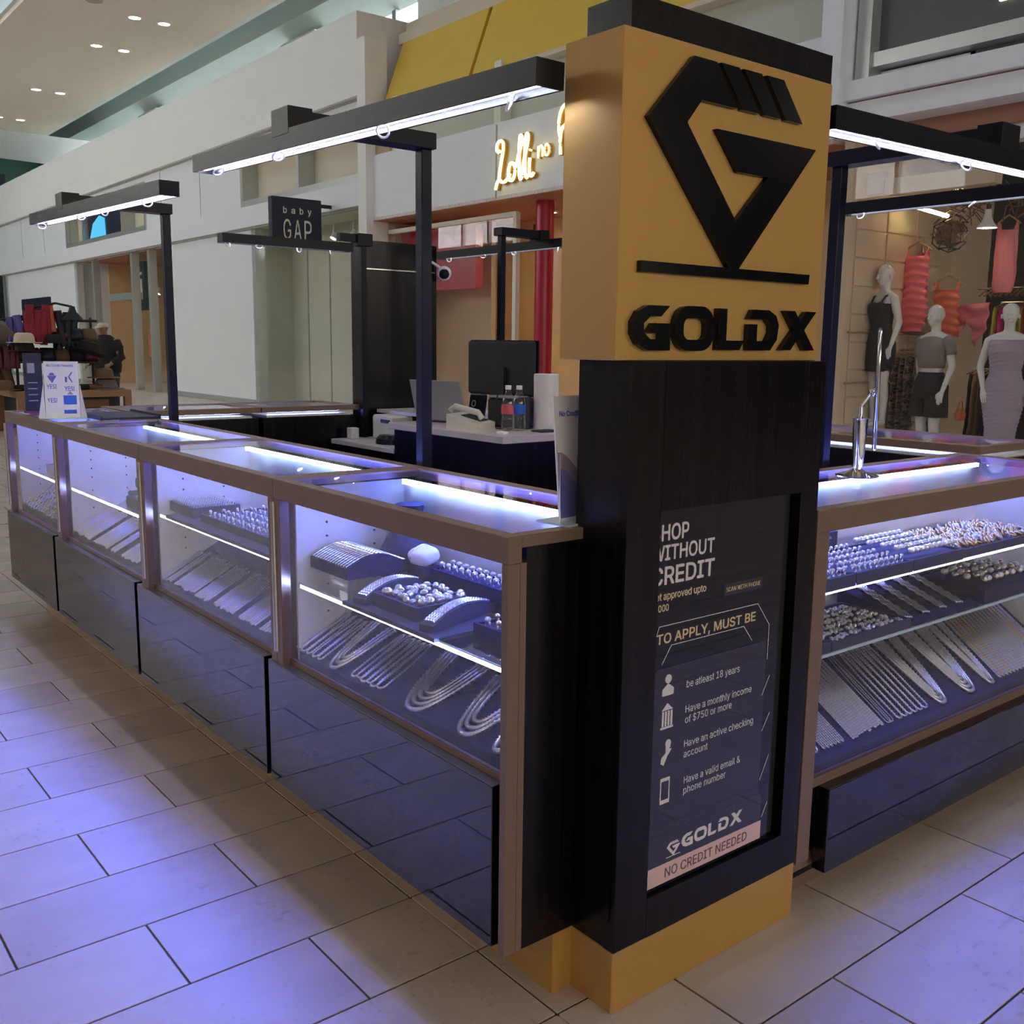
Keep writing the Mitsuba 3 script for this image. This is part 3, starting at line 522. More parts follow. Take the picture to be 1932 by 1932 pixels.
# ---------- overhead light bars ----------
def light_bar(label, c, L, ang, z, arm_to, post, capd, e=1.0, w=6., tilt=0.):
    """bar centred at c (x, y) along the angle ang; arm from the post to the bar"""
    t = thing('light_bar', label, 'light bar', None); R = M(c[0], c[1], z, rz=ang) @ M(ry=-tilt)
    part(t, 'housing', mv(cat(box(-L/2, L/2, -.035, -.028, 0, .05), box(-L/2, L/2, .028, .035, 0, .05), box(-L/2, L/2, -.028, .028, .02, .05), box(-L/2, -L/2+.006, -.028, .028, 0, .02), box(L/2-.006, L/2, -.028, .028, 0, .02)), R), 'black_metal')
    part(t, 'channel', mv(box(-L/2+.008, L/2-.008, -.026, .026, .0185, .0198), R), 'foam', label='white channel behind the strip')
    part(t, 'led_strip', mv(box(-L/2+.012, L/2-.012, -.007, .007, .008, .013), R), 'white_lam', emit=BARC*e, w=.5*w, label='glowing white LED strip')
    for k in range(4): part(t, 'cable_tie', mv(tube([(.018*math.cos(a), .016*math.sin(a), 0) for a in np.linspace(0, 2*math.pi, 12, endpoint=False)], .003, 5, True), R @ M(-L*.4+L*.27*k+rng.uniform(-.1, .1), rng.uniform(-.012, .012), -.006, rx=rng.uniform(.6, 1.5), rz=rng.uniform(0, 3))), 'foam', True)
    zt = z+capd
    part(t, 'post', box(post[0]-.018, post[0]+.018, post[1]-.018, post[1]+.018, 0., zt, .002), 'black_metal')
    part(t, 'arm', box(*arm_to, zt, zt+.045, .001), 'black_metal')
    along = abs(math.sin(ang)) > .7; bxx, byy = (c[0], post[1]) if along else (post[0], c[1])
    part(t, 'bracket', box(bxx-(.036 if along else .05), bxx+(.036 if along else .05), byy-(.05 if along else .036), byy+(.05 if along else .036), zt-.02, zt+.05, .001), 'black_metal')
    return t
light_bar('black overhead light bar above the nearest left display cases', (-.101, .977), 1.68, math.pi/2, 1.923, (-.13, .345, 1.165, 1.235), (.322, 1.2), .062, tilt=.026)
light_bar('smaller looking overhead light bar above the far left display cases', (-.101, 2.98), 1.72, math.pi/2, 1.928, (-.13, .345, 3.295, 3.365), (.322, 3.33), .062, tilt=.0235)
light_bar('overhead light bar crossing the upper right above the right display case', (1.5, .05), 1.72, 0., 1.922, (1.42, 1.49, .02, .57), (1.455, .545), .062, tilt=.012)
light_bar('overhead light bar at the back of the kiosk before the dark tower', (1.24, 3.95), .80, 0., 1.945, (1.56, 1.76, 3.93, 3.97), (1.72, 3.95), .06, .3, 1.5)
light_bar('overhead light bar behind the sign box over the far right cases', (2.62, 3.75), 1.4, math.pi/2, 1.99, (2.30, 2.63, 3.35, 3.43), (2.33, 3.39), .06, .3, 1.5)
light_bar('overhead light bar in front of the mannequins over the far right cases', (2.66, .53), 1.6, math.pi/2, 2.01, (2.42, 2.67, .08, .16), (2.44, .12), .06, .8, 2.)
# ---------- jewellery ----------
def loop_path(x0, x1, w, n, lift=0.):
    """closed U loop: x0 top, x1 bottom, width w across"""
    r = w/2; L = max(x0-x1-r, .01); a = np.linspace(0, 1, n, endpoint=False); per = 2*L+math.pi*r
    out = []
    for s in a*per:
        if s < L: out.append((x0-s, -r*(.35+.65*min(1, s/(.5*L)))))
        elif s < L+math.pi*r: th = (s-L)/r; out.append((x1+r-r*math.sin(th), -r*math.cos(th)))
        else: q = s-L-math.pi*r; out.append((x1+r+q, r*(.35+.65*min(1, (L-q)/(.5*L)))))
    return np.array(out)
def u_path(L, w, n):
    t = np.linspace(-1, 1, n); return np.column_stack([L*np.abs(t)**2.1, w/2*np.sign(t)*np.abs(t)**.8])
CH = {}
def chain(style, length, w, r):
    """shape of a chain loop lying on a slope, in pad coordinates: x up the slope, y across"""
    key = (style, round(length, 3), round(w, 4), r)
    if key in CH: return CH[key]
    per = 2*length+w; n = int(min(170, per/(r*1.25)))
    n += n % 2
    p = loop_path(length, 0, w, n); p = np.column_stack([p, np.full(n, r)])
    k = np.arange(n)
    rr = r*np.where(k % 2 == 0, 1.12, .5) if style == 'rope' else r*(.85+.2*np.sin(k*2.1))
    op = style == 'cuban'
    if op:
        n = int((2*length+w*.6)/(r*.9)); n -= n % 2; p = u_path(length, w, n); k = np.arange(n); p = np.column_stack([p, np.full(n, r)])
        rr = r*np.where(k % 2 == 0, 1.12, .6)
    m = tube(p, rr, 6 if op else 5, not op); CH[key] = shape(m, True); return CH[key]
SL = math.atan(.53)
def lay(label, group, style, y, length, w, r, m, x0=-.152, dz=0., name='necklace', yaw=0., base=.555):
    T = M(x0, y, pad_z(x0, base)-.0025+dz) @ M(ry=-SL) @ M(rz=yaw)
    return single(name, label, 'necklace', chain(style, length, w, r), m, T=T, group=group)
g1 = 'silver chains on the pad of the nearest left case'
for k, y in enumerate((1.145, 1.115, 1.085, 1.05, 1.02)):
    lay('slim silver chain at the left end of the pad in the nearest left case', 'slim chains at the left end of the nearest pad', 'rope', y-.012, .175, .022+.004*(k % 2), .0034, 'silver')
def nest(label, group, y, W_, L_, n, r, m='silver', gap=.0145, style='cuban', **kw):
    for k in range(n): lay(label, group, style, y, L_-k*gap*1.1, W_-2*k*gap, r, m, x0=kw.get('x0', -.155)+k*gap*1.25, yaw=kw.get('yaw', 0.))
nest('silver curb chain nested in the narrow U second from the left, nearest case', 'nested chains of the narrow U in the nearest case', .925, .115, .185, 3, .0052)
for k, y in enumerate((.825, .80, .776, .752, .728, .703)):
    lay('slim silver chain in the middle cluster of six on the nearest pad', 'middle cluster of chains on the nearest pad', 'rope', y, .18, .024+.004*(k % 3), .0036, 'silver', x0=-.15+.004*(k % 2))
nest('heavy silver curb chain in the broad U at the middle of the nearest pad', 'nested chains of the broad U in the nearest case', .54, .175, .195, 4, .0060, gap=.0135)
nest('heavy silver curb chain in the U near the column end of the nearest pad', 'nested chains of the U near the column end', .335, .15, .175, 3, .0060, x0=-.15)
nest('beaded silver chain, nested in the small U beside the corner post of the nearest case', 'nested chains beside the corner post', .215, .075, .16, 2, .0062, x0=-.15)
def row(i, spans, m, label, group, step, length=.17, r=.0030, style='rope', w=.0065):
    for a, b in spans:
        for y in np.arange(a, b, step):
            lay(label, group, style, y, length+rng.uniform(-.006, .006), w, r, m if isinstance(m, str) else m[int(rng.integers(len(m)))], x0=-.152+rng.uniform(-.004, .004))
row(1, [(2.19, 2.235), (2.13, 2.165)], 'silver2', 'thin silver chain at the left end of the second left case', 'thin chains at the left end of the second case', .016)
row(1, [(1.92, 2.09), (1.79, 1.90)], 'silver', 'silver chain in the dense rows at the middle of the second left case', 'chains in the middle rows of the second case', .0165)
row(1, [(1.59, 1.745), (1.42, 1.55), (1.26, 1.38)], ('pale_gold', 'silver', 'silver'), 'pale chain in the dense rows at the right of the second left case', 'pale chains at the right of the second case', .0165)
row(2, [(3.10, 3.355), (2.86, 3.04)], ('pale_gold', 'pale_gold', 'silver'), 'pale gold chain in the dense rows of the third left case', 'pale gold chains in the third case', .0175, .19)
row(2, [(2.76, 2.82), (2.5, 2.68)], 'silver', 'silver chain at the right of the third left case', 'silver chains in the third case', .0175)
bang = shape(tube([(.016*math.cos(a), .009*math.sin(a), .003) for a in np.linspace(0, 2*math.pi, 14, endpoint=False)], .0032, 5, True), True)
for j in range(7):
    for i in range(16):
        y = 3.52+.05*i+rng.uniform(-.008, .008); x = -.135+.026*j+rng.uniform(-.004, .004)
        if y < 4.28: single('bracelet', 'small coiled bracelet on the crowded pad of the farthest left case', 'bracelet', bang, ('silver', 'silver2', 'pale_gold')[int(rng.integers(3))], T=M(x, y, pad_z(x)+.002) @ M(ry=-SL, rz=.5+rng.uniform(-.3, .3)), group='coiled bracelets in the farthest case')
# --- trays and rings
def tray(label, x0, x1, y0, y1, z, h, m='slate_pad', rim=.008):
    t = thing('jewellery_tray', label, 'tray')
    part(t, 'base', box(x0+rim, x1-rim, y0+rim, y1-rim, z, z+h-.006), m)
    part(t, 'rim', cat(box(x0, x0+rim, y0, y1, z, z+h), box(x1-rim, x1, y0, y1, z, z+h), box(x0+rim, x1-rim, y0, y0+rim, z, z+h), box(x0+rim, x1-rim, y1-rim, y1, z, z+h)), m)
    return t
def ring_shapes(R, r, gem):
    m = tube([(R*math.cos(a), 0, R*math.sin(a)+R*.45) for a in np.linspace(0, 2*math.pi, 10, endpoint=False)], r, 4, True)
    g = trimesh.creation.icosphere(subdivisions=1 if gem > .004 else 0, radius=gem); g.apply_scale([1.1, .9, .8]); g.apply_translation((0, 0, R*1.45+gem*.3))
    return shape(m, True), shape(g)
RS, RM, RL = ring_shapes(.0075, .0022, .0030), ring_shapes(.0095, .003, .0058), ring_shapes(.011, .0036, .0085)
def ring(label, group, sh, T, m='silver', gm='gem'):
    t = thing('ring', label, 'ring', group); part(t, 'band', sh[0], m, T=T); part(t, 'stone', sh[1], gm, T=T)
# nearest case, shelf z = .7405
SZ, SZ1, SZ2 = .7556, .8006, .7626
pl = thing('display_platform', 'dark low platform on the shelf of the nearest left case under the pendant tray', 'platform')
put(pl, box(-.165, .04, .43, .85, SZ, SZ+.010), 'slate_pad')
SP = SZ+.0108
tray('square grey tray of pendants on the platform of the nearest left case', -.125, .045, .565, .765, SP, .034)
lump = shape(cat(*[mv(trimesh.creation.icosphere(subdivisions=1, radius=.0085), M(*(rng.normal(0, .006, 3)*[1, 1, .5]+[0, 0, .004]))) for _ in range(3)]), 20)
for i in range(5):
    for j in range(7):
        single('pendant', 'chunky silver pendant in the square grey tray of the nearest left case', 'pendant', lump, ('silver', 'silver2')[(i+j) % 2], T=M(-.10+.031*i+rng.uniform(-.004, .004), .585+.026*j+rng.uniform(-.004, .004), SP+.034, rz=rng.uniform(0, 6), s=rng.uniform(.8, 1.25)), group='pendants in the square grey tray')
def ramp(label, x0, y0, x1, y1, wd, h):
    """padded arch carrying one wide bracelet"""
    L = math.hypot(x1-x0, y1-y0); a = math.atan2(y1-y0, x1-x0); u = np.linspace(0, 1, 18); zz = h*np.sin(np.pi*np.clip(u*.86+.06, 0, 1))**.8
    top = [(L*q, z+.006) for q, z in zip(u, zz)]; poly = Polygon([(0, 0)]+top+[(L, 0)])
    t = thing('bracelet_ramp', 'curved grey bracelet ramp '+label, 'bracelet stand'); T = M(x0, y0, SP, rz=a)
    put(t, mv(mv(prism(poly, wd/2, wd), M()), T), 'slate_pad')
    pts = np.array([(L*(.04+.9*q), 0, np.interp(.04+.9*q, u, zz)+.0085) for q in np.linspace(0, 1, 44)])
    k = thing('bracelet', 'wide textured silver bracelet over the curved ramp '+label, 'bracelet')
    put(k, mv(cat(*[tube(pts+[0, dy, 0], .0046*np.where(np.arange(44) % 2, .7, 1.15), 5) for dy in (-.011, -.0037, .0037, .011)]), T), 'silver')
ramp('left of the pendant tray', -.150, .79, .08, .865, .042, .036); ramp('right of the pendant tray', -.150, .485, .09, .56, .042, .036)
# bracelet roll on a clear riser
t = thing('clear_riser', 'clear acrylic riser box at the left of the shelf in the nearest left case', 'riser')
for b in ((-.118, -.118, .905, 1.115, SZ, .80), (.07, .07, .905, 1.115, SZ, .80), (-.118, .07, .905, .905, SZ, .80), (-.118, .07, 1.115, 1.115, SZ, .80), (-.118, .07, .905, 1.115, .80, .80)):
    part(t, 'side', box(*[v+(1e-5 if i % 2 and v == b[i-1] else 0) for i, v in enumerate(b)]), 'acrylic')
u = np.linspace(0, 1, 20); arc = .030+.028*np.sin(np.pi*np.clip(u*1.05, 0, 1))
single('bracelet_roll', 'dark padded roll carrying a sheet of fine bracelets in the nearest left case', 'bracelet stand', mv(prism(Polygon([(-.118, 0)]+[(-.118+.19*q, z) for q, z in zip(u, arc)]+[(.072, 0)]), 0, .205), M(0, 1.113, .801)), 'navy_pad')
for k in range(14):
    pts = np.array([(-.116+.186*q, 0, .801+np.interp(q, u, arc)+.0035) for q in np.linspace(0, 1, 30)])
    single('bracelet', 'fine silver bracelet laid across the padded roll of the nearest left case', 'bracelet', mv(tube(pts, .0032*np.where(np.arange(30) % 2, .6, 1.1), 5), M(0, .917+.0142*k, 0)), 'silver', group='fine bracelets on the padded roll')
for k, (x, y) in enumerate(((-.08, .842), (-.04, .846), (.06, .70), (.065, .64), (.055, .60))):
    single('charm', 'loose silver charm lying on the shelf of the nearest left case', 'charm', lump, 'silver2', T=M(x, y, SP+.004, rz=k, s=.8), group='loose charms on the shelf of the nearest case')
# pillow with bracelet, neck bust
pz = trimesh.creation.icosphere(subdivisions=3, radius=1.); pz.vertices = np.sign(pz.vertices)*np.abs(pz.vertices)**.7*[.035, .05, .022]
t = thing('watch_pillow', 'white satin pillow on a dark cube behind the bracelet roll', 'pillow'); part(t, 'pillow', mv(pz, M(.11, .885, .845, ry=-.35)), 'foam', True); part(t, 'cube', box(.085, .15, .845, .93, SZ, .822), 'slate_pad')
single('bracelet', 'silver chain bracelet wrapped around the white satin pillow', 'bracelet', mv(tube([(.037*math.cos(a), 0, .025*math.sin(a)) for a in np.linspace(0, 2*math.pi, 24, endpoint=False)], .003, 5, True), M(.11, .90, .845, ry=-.35)), 'silver', True)
def bust(label, x, y, z, s, chains, lab2):
    single('necklace_bust', label, 'necklace bust', mv(loft([(0, 0, 0, .075, .07), (.02, 0, 0, .078, .075), (.06, .005, 0, .06, .062), (.10, .018, 0, .036, .04), (.13, .022, 0, .034, .036), (.16, .02, 0, .044, .046)], 24), M(x, y, z, s=s)), 'slate_pad', 30)
    for k in range(chains):
        a = np.linspace(0, 2*math.pi, 40, endpoint=False); R_ = .043+.012*k
        single('necklace', lab2, 'necklace', mv(tube(np.stack([.018-(R_+.004)*np.cos(a)-.012*k*(np.cos(a) > 0), R_*np.sin(a), .098-.024*k-.028*(1+k*.5)*np.maximum(np.cos(a), 0)], 1), .0032, 5, True), M(x, y, z, s=s)), 'silver', True, group=lab2)
bust('grey necklace bust under the glass top of the nearest left case', .135, 1.02, .815, .95, 2, 'silver necklace around the grey bust of the nearest left case')
single('bust_stand', 'dark block under the necklace bust of the nearest left case', 'block', box(.08, .19, .955, 1.085, SZ, .814), 'slate_pad')
# ring trays of the nearest case
tray('dark tray of chunky silver rings at the back of the nearest left case', .095, .185, .43, .83, .7765, .045, 'navy_pad')
single('tray_riser', 'dark flat riser under the back ring tray of the nearest left case', 'riser', box(.10, .18, .44, .82, SZ, .776), 'slate_pad')
for i in range(2):
    for j in range(13): ring('chunky silver ring in the dark back tray of the nearest left case', 'chunky rings in the back tray of the nearest case', RL, M(.122+.036*i, .452+.030*j, .7765+.038, rz=rng.uniform(1.2, 1.9)), 'silver')
tray('dark tray of gold rings beside the corner of the nearest left case', -.055, .10, .25, .43, SZ, .03, 'navy_pad')
for i in range(4):
    for j in range(4): ring('chunky gold ring in the dark tray at the column end of the nearest left case', 'gold rings in the tray at the column end', RL, M(-.035+.036*i, .275+.042*j+.01*(i % 2), SZ+.022, rz=rng.uniform(.5, 2.4)), 'gold_jewel' if (i+j) % 3 else 'silver', 'gold_jewel' if (i+j) % 3 else 'gem')
# second case trays
tray('grey tray of tiny upright rings in the second left case', -.115, .06, 1.99, 2.21, SZ1+.012, .034)
single('display_platform', 'pale lavender platform under the ring trays of the second left case', 'platform', box(-.165, .10, 1.25, 2.115, SZ1, SZ1+.011), 'slate_pad')
for i in range(9):
    for j in range(11): ring('tiny upright silver ring in the grey tray of the second left case', 'tiny rings in the tray of the second case', RS, M(-.10+.018*i, 2.003+.0195*j, SZ1+.047, rz=.6), 'silver')
tray('grey tray of paired rings at the centre of the second left case', -.115, .13, 1.36, 1.92, SZ1+.012, .026)
for i in range(5):
    for j in range(14): ring('silver ring in the rows of the wide grey tray of the second left case', 'rings in the wide tray of the second case', RM, M(-.095+.048*i, 1.385+.038*j, SZ1+.034, rz=rng.uniform(.8, 2.2)), 'silver')
# third and fourth cases
for k, (x, y, z, w) in enumerate(((-.02, 2.72, SZ2, .20), (.03, 2.80, SZ2+.045, .15), (-.07, 2.62, SZ2, .14))):
    single('bracelet_stand', ('wide dark bracelet stand in the third left case', 'upper dark bracelet stand stacked in the third left case', 'front dark bracelet stand in the third left case')[k], 'bracelet stand', box(x-.05, x+.09, y-w/2, y+w/2, z, z+.042, .004), 'black_cloth' if k else 'slate_pad')
    for j in range(5): single('bracelet', 'silver bracelet draped on the stacked dark stands of the third left case', 'bracelet', bang, 'silver', T=M(x-.02+.02*j, y-w*.3+w*.15*j, z+.047, rz=j, s=1.3), group='bracelets on the stacked stands of the third case')
bust('grey necklace bust behind the stands of the third left case', .12, 2.60, SZ2, 1.25, 2, 'silver necklace around the bust of the third left case')
t = tray('dark oval looking tray of watches in the farthest left case', -.11, .08, 3.62, 3.93, SZ2, .045, 'grey_plastic')
for j in range(12): single('bracelet', 'silver bracelet in the dark tray of the farthest left case', 'bracelet', bang, 'silver', T=M(-.08+.05*(j % 4), 3.67+.085*(j//4), SZ2+.044, rz=j, s=1.4), group='bracelets in the tray of the farthest case')
# right case: upper shelf
U = .7912
tr = [(.70, .98), (.985, 1.27), (1.275, 1.56)]
for k, (a, b) in enumerate(tr):
    tray(('left', 'middle', 'right')[k]+' of the three grey ring trays on the upper shelf of the right case', a, b, .095, .33, U, .034)
    for i in range(10):
        for j in range(5):
            T = M(a+.02+.0265*i, .118+.045*j, U+.034, rz=rng.uniform(-.4, .4))
            if k < 2: ring('silver ring in the grey trays on the upper shelf of the right case', 'rings in the upper trays of the right case', RM, T)
            else: single('ring', 'large clear set ring in the right hand upper tray of the right case', 'ring', RM[1], 'gem', T=T @ M(0, 0, -.006, s=1.9), group='large rings in the right hand upper tray')
tray('long tray heaped with mixed rings on the upper shelf of the right case', 1.57, 2.12, .10, .36, U, .028, 'slate_pad')
heap = []
for q in range(420):
    x, y = rng.uniform(1.59, 2.10), rng.uniform(.12, .34); heap.append((x, y))
for nm, m, a in (('heaped_rings', 'gold_jewel', 0), ('heaped_rings', 'silver', 1)):
    k = thing(nm, ('heap of gold rings', 'heap of silver rings')[a]+' in the long tray of the right case', 'rings'); labels[k]['kind'] = 'stuff'
    put(k, cat(*[mv(tube([(.011*math.cos(t_), .011*math.sin(t_), 0) for t_ in np.linspace(0, 2*math.pi, 8, endpoint=False)], .0034, 4, True), M(x, y, U+.032, rx=rng.uniform(0, 1.2), ry=rng.uniform(0, 1.2))) for x, y in heap[a::2]]), m, True)
t = tray('dark upright box with a small cross at the back of the upper shelf', 1.08, 1.25, .335, .37, U, .085, 'slate_pad')
single('cross_pendant', 'small bright cross hung before the dark box on the upper shelf', 'pendant', cat(box(1.195, 1.201, .330, .334, .835, .875), box(1.184, 1.212, .330, .334, .858, .864)), 'silver')
# right case: lower shelf
Lz = .6162
tray('grey tray of white ring pads at the left of the lower shelf in the right case', .70, .90, .105, .32, Lz, .030)
for i in range(6):
    for j in range(4): ring('bright silver ring in the left tray on the lower shelf of the right case', 'rings in the lower left tray of the right case', RL, M(.718+.033*i, .125+.05*j, Lz+.022, rz=rng.uniform(-.3, .3)), 'silver')
tray('grey tray of small earrings on the lower shelf of the right case', .905, 1.30, .105, .34, Lz, .03)
ear = shape(cat(*[mv(trimesh.creation.icosphere(subdivisions=0, radius=.006), M(.008*math.cos(a), .008*math.sin(a), .002)) for a in np.linspace(0, 6.28, 5)[:4]]))
for i in range(11):
    for j in range(6): single('earring', 'small clustered earring in the grey tray on the lower shelf of the right case', 'earring', ear, ('silver2', 'gem')[(i+j) % 2], T=M(.925+.033*i+rng.uniform(-.006, .006), .122+.036*j+rng.uniform(-.006, .006), Lz+.028, rz=i+j), group='earrings in the grey tray of the right case')
single('bracelet_pad', 'dark sloped pad of flat bracelets on the lower shelf of the right case', 'bracelet stand', trimesh.Trimesh([(x, y, z) for x in (1.31, 1.72) for y, z in ((.11, Lz), (.36, Lz), (.11, Lz+.01), (.36, Lz+.07))]).convex_hull, 'navy_pad')
flat = shape(cat(*[tube([(-.012+.008*k, -.11+.22*q, .004+.002*math.sin(q*40+k)) for q in np.linspace(0, 1, 34)], .0045, 5) for k in range(4)]), True)
for k in range(4): single('bracelet', 'broad flat silver bracelet on the dark sloped pad of the right case', 'bracelet', flat, 'silver', T=M(1.36+.1*k, .235, Lz+.043, rx=math.atan(.06/.25), rz=-.25), group='broad bracelets on the sloped pad')
tray('deep dark tray of clustered pale rings at the right of the lower shelf', 1.75, 2.12, .11, .35, Lz, .055, 'navy_pad')
for i in range(9):
    for j in range(5): single('ring', 'round pale gold cluster ring in the deep dark tray of the right case', 'ring', RM[1], ('pale_gold', 'gem')[(i*3+j) % 2], T=M(1.775+.04*i+rng.uniform(-.008, .008), .135+.045*j+rng.uniform(-.008, .008), Lz+.042, s=2.2), group='cluster rings in the deep dark tray')
# right pad: long chains hanging towards -y
SR = math.atan(.219/.305)
def layr(label, group, style, x, length, w, r, m, y0=.05, yaw=0.):
    T = M(x, y0, .356+(y0-.035)*.718+.001) @ M(rx=SR) @ M(rz=math.pi/2+yaw)
    single('necklace', label, 'necklace', chain(style, length, w, r), m, T=T, group=group)
for x in (.73, .76, .79): layr('plain bright chain at the left end of the right case pad', 'plain chains at the left end of the right pad', 'rope', x, .19, .024, .004, 'silver', .06, .12)
for x in np.arange(.83, .93, .017): layr('bluish silver chain in the second bundle of the right case pad', 'second bundle on the right pad', 'rope', x, .25, .0085, .0030, 'silver2', .06, .1)
for x in np.arange(.96, 1.11, .0165): layr('bright silver chain in the third bundle of the right case pad', 'third bundle on the right pad', 'rope', x, .28, .0085, .0032, 'silver', .055+.01*rng.random(), .08)
for x in (1.145, 1.158): layr('very thin dotted chain on the right case pad', 'thin dotted chains on the right pad', 'rope', x, .29, .022, .002, 'silver2', .06, .06)
for x in np.arange(1.20, 1.36, .028): layr('looped silver chain in the middle bundle of the right case pad', 'middle bundle on the right pad', 'rope', x, .27, .026, .004, 'silver', .06, .06)
for c_, n_, w_ in ((1.43, 4, .13), (1.60, 5, .15), (1.73, 3, .09)):
    for k in range(n_): layr('heavy silver curb chain nested in the broad loops of the right case pad', 'heavy nested chains on the right pad', 'cuban', c_, .30-k*.01, w_-.029*k, .0062, 'silver', .055+.013*k, .03)
for x in np.arange(1.80, 2.17, .024): layr('pale silver chain at the right end of the right case pad', 'chains at the right end of the right pad', 'rope', x, .29, .013, .0038, ('silver', 'pale_gold')[int(rng.integers(4) == 0)], .06, 0.)

# ---------- things on the cases and counters ----------
def holder(label, x, y, z, a, waves=False):
    t = thing('sign_holder', label, 'sign holder'); T = M(x, y, z, rz=a)
    part(t, 'base', mv(box(-.10, .10, -.045, .045, 0, .004), T), 'glass_edge')
    part(t, 'card', mv(box(-.075, .075, -.002, .002, .004, .268), T @ M(0, 0, 0, rx=-.10)), 'paper', label='white printed card')
    for s in (-1, 1): part(t, 'wing', mv(trimesh.Trimesh([(s*.076, 0, .004), (s*.105, -.03, .004), (s*.078, .0, .17)], [(0, 1, 2)], process=False), T), 'paper')
    Q = T @ M(0, 0, 0, rx=-.10)
    def pr(p, m): part(t, 'print', mv(prism(p, -.002, .0008), Q), m)
    if waves:
        for k, m in enumerate(('mauve_cloth', 'ink', 'blue_print')): pr(Polygon([(-.072, .01), (.072, .01), (.072, .05-.012*k)]+[(.072-.144*q, .12-.035*k+.03*math.sin(3+5*q)) for q in np.linspace(0, 1, 12)]), m)
        part(t, 'lettering', mv(text('No Credit Needed', -.06, -.002, .225, h=.011, w=.115, d=.0008, bold=True), Q), 'ink'); return t
    pr([(.005, .065), (.062, .065), (.062, .108), (.005, .108)], 'blue_print'); pr([(.005, .022), (.06, .022), (.06, .04), (.005, .04)], 'blue_print')
    part(t, 'lettering', mv(text('No Credit Needed', -.062, -.002, .243, h=.011, w=.115, d=.0008, bold=True), Q), 'ink')
    for (u, v) in ((-.065, .14), (.012, .13), (-.065, .075)): part(t, 'lettering', mv(text('YES!', u, -.002, v, h=.02, w=.042, d=.0008, bold=True), Q), 'ink')
    pr(Polygon([(-.062, .20), (-.02, .20), (-.041, .165)]).union(Polygon([(-.055, .202), (-.027, .202), (-.034, .214), (-.048, .214)])), 'ink')
    pr(unary_union([LineString([(.045, .215), (.032, .195), (.045, .172)]).buffer(.003), Polygon([(.015, .17), (.025, .17), (.025, .195), (.015, .195)])]), 'ink')
    pr(Polygon([(.02, .112), (.05, .112), (.035, .128)]), 'mauve_cloth')
    return t
holder('white card in a clear flared holder on the farthest left case', -.085, 3.66, H+.0005, -.30)
holder('white and blue card in a flared holder beside the sign column', .065, .195, H+.0005, .10, True)
dk = thing('menu_card', 'dark upright menu card behind the white card holder', 'card'); part(dk, 'card', box(-.205+.06, -.06, 4.10, 4.115, H+.001, H+.30), 'black_matte'); part(dk, 'print', cat(box(-.13, -.095, 4.098, 4.10, H+.2, H+.25), *[box(-.13, -.085, 4.098, 4.1, H+.06+.03*i, H+.065+.03*i) for i in range(4)]), 'grey_plastic'); part(dk, 'foot', box(-.15, -.05, 4.08, 4.13, H+.0005, H+.012), 'maroon')
single('black_tray', 'flat black tray lying on the far left case next to the light post', 'tray', cat(box(.02, .30, 3.44, 3.86, H+.0005, H+.012), box(.02, .03, 3.44, 3.86, H+.012, H+.022), box(.29, .30, 3.44, 3.86, H+.012, H+.022)), 'navy')
# counters inside the kiosk
ct = thing('service_counter', 'dark counter with a pale worktop inside the kiosk, carrying the monitor', 'counter')
part(ct, 'body', box(1.49, 2.40, 2.285, 3.24, 0, .965), 'laminate'); part(ct, 'worktop', box(1.465, 2.42, 2.26, 3.265, .965, 1.0, .003), 'counter_top')
lc = thing('low_counter', 'lower counter with a pale worktop left of the service counter', 'counter')
part(lc, 'body', box(1.53, 2.36, 3.27, 3.96, 0, .825), 'laminate'); part(lc, 'worktop', box(1.50, 2.38, 3.268, 3.97, .825, .853, .003), 'counter_top'); part(lc, 'upper_shelf', box(1.82, 2.36, 3.3, 3.97, 1.0, 1.02), 'counter_top')
t = thing('label_printer', 'beige upright machine with a dark slot on the lower counter', 'machine')
part(t, 'body', box(1.72, 1.86, 3.62, 3.86, .854, .998, .01), 'cream_plastic'); part(t, 'slot', box(1.712, 1.72, 3.66, 3.75, .955, .975), 'black_matte')
single('small_box', 'small beige box at the left end of the lower counter', 'box', box(1.58, 1.63, 3.86, 3.92, .854, .92, .003), 'cream_plastic')
single('card_reader', 'low black card reader on the lower counter', 'card reader', mv(loft([(0, 0, 0, .06, .09), (.03, 0, 0, .058, .085), (.05, 0, 0, .04, .06)], 20), M(1.62, 3.52, .854)), 'black_metal', 30)
mo = thing('monitor', 'black monitor seen from behind on the service counter', 'monitor')
R = M(2.02, 2.97, 1.0, rz=-math.pi/2+.15)
part(mo, 'screen_back', mv(box(-.25, .25, -.03, .0, .15, .44, .012), R), 'black_matte'); part(mo, 'bezel', mv(box(-.255, .255, 0, .012, .145, .445, .004), R), 'black_metal'); part(mo, 'stand', mv(cat(box(-.05, .05, -.05, -.03, .01, .3), box(-.12, .12, -.12, .1, 0, .012)), R), 'black_matte')
la = thing('laptop', 'open grey laptop seen from behind beside the light post', 'laptop')
R = M(1.70, 3.10, 1.0, rz=-math.pi/2+.3)
part(la, 'lid', mv(box(-.17, .17, -.004, .004, 0, .225, .002), R @ M(0, 0, .012, rx=.28)), 'grey_plastic'); part(la, 'base', mv(box(-.17, .17, 0, .23, 0, .014, .002), R), 'black_matte')
t = thing('desk_phone', 'cream desk phone with a handset on the service counter', 'phone'); R = M(1.62, 2.72, 1.0, rz=.5)
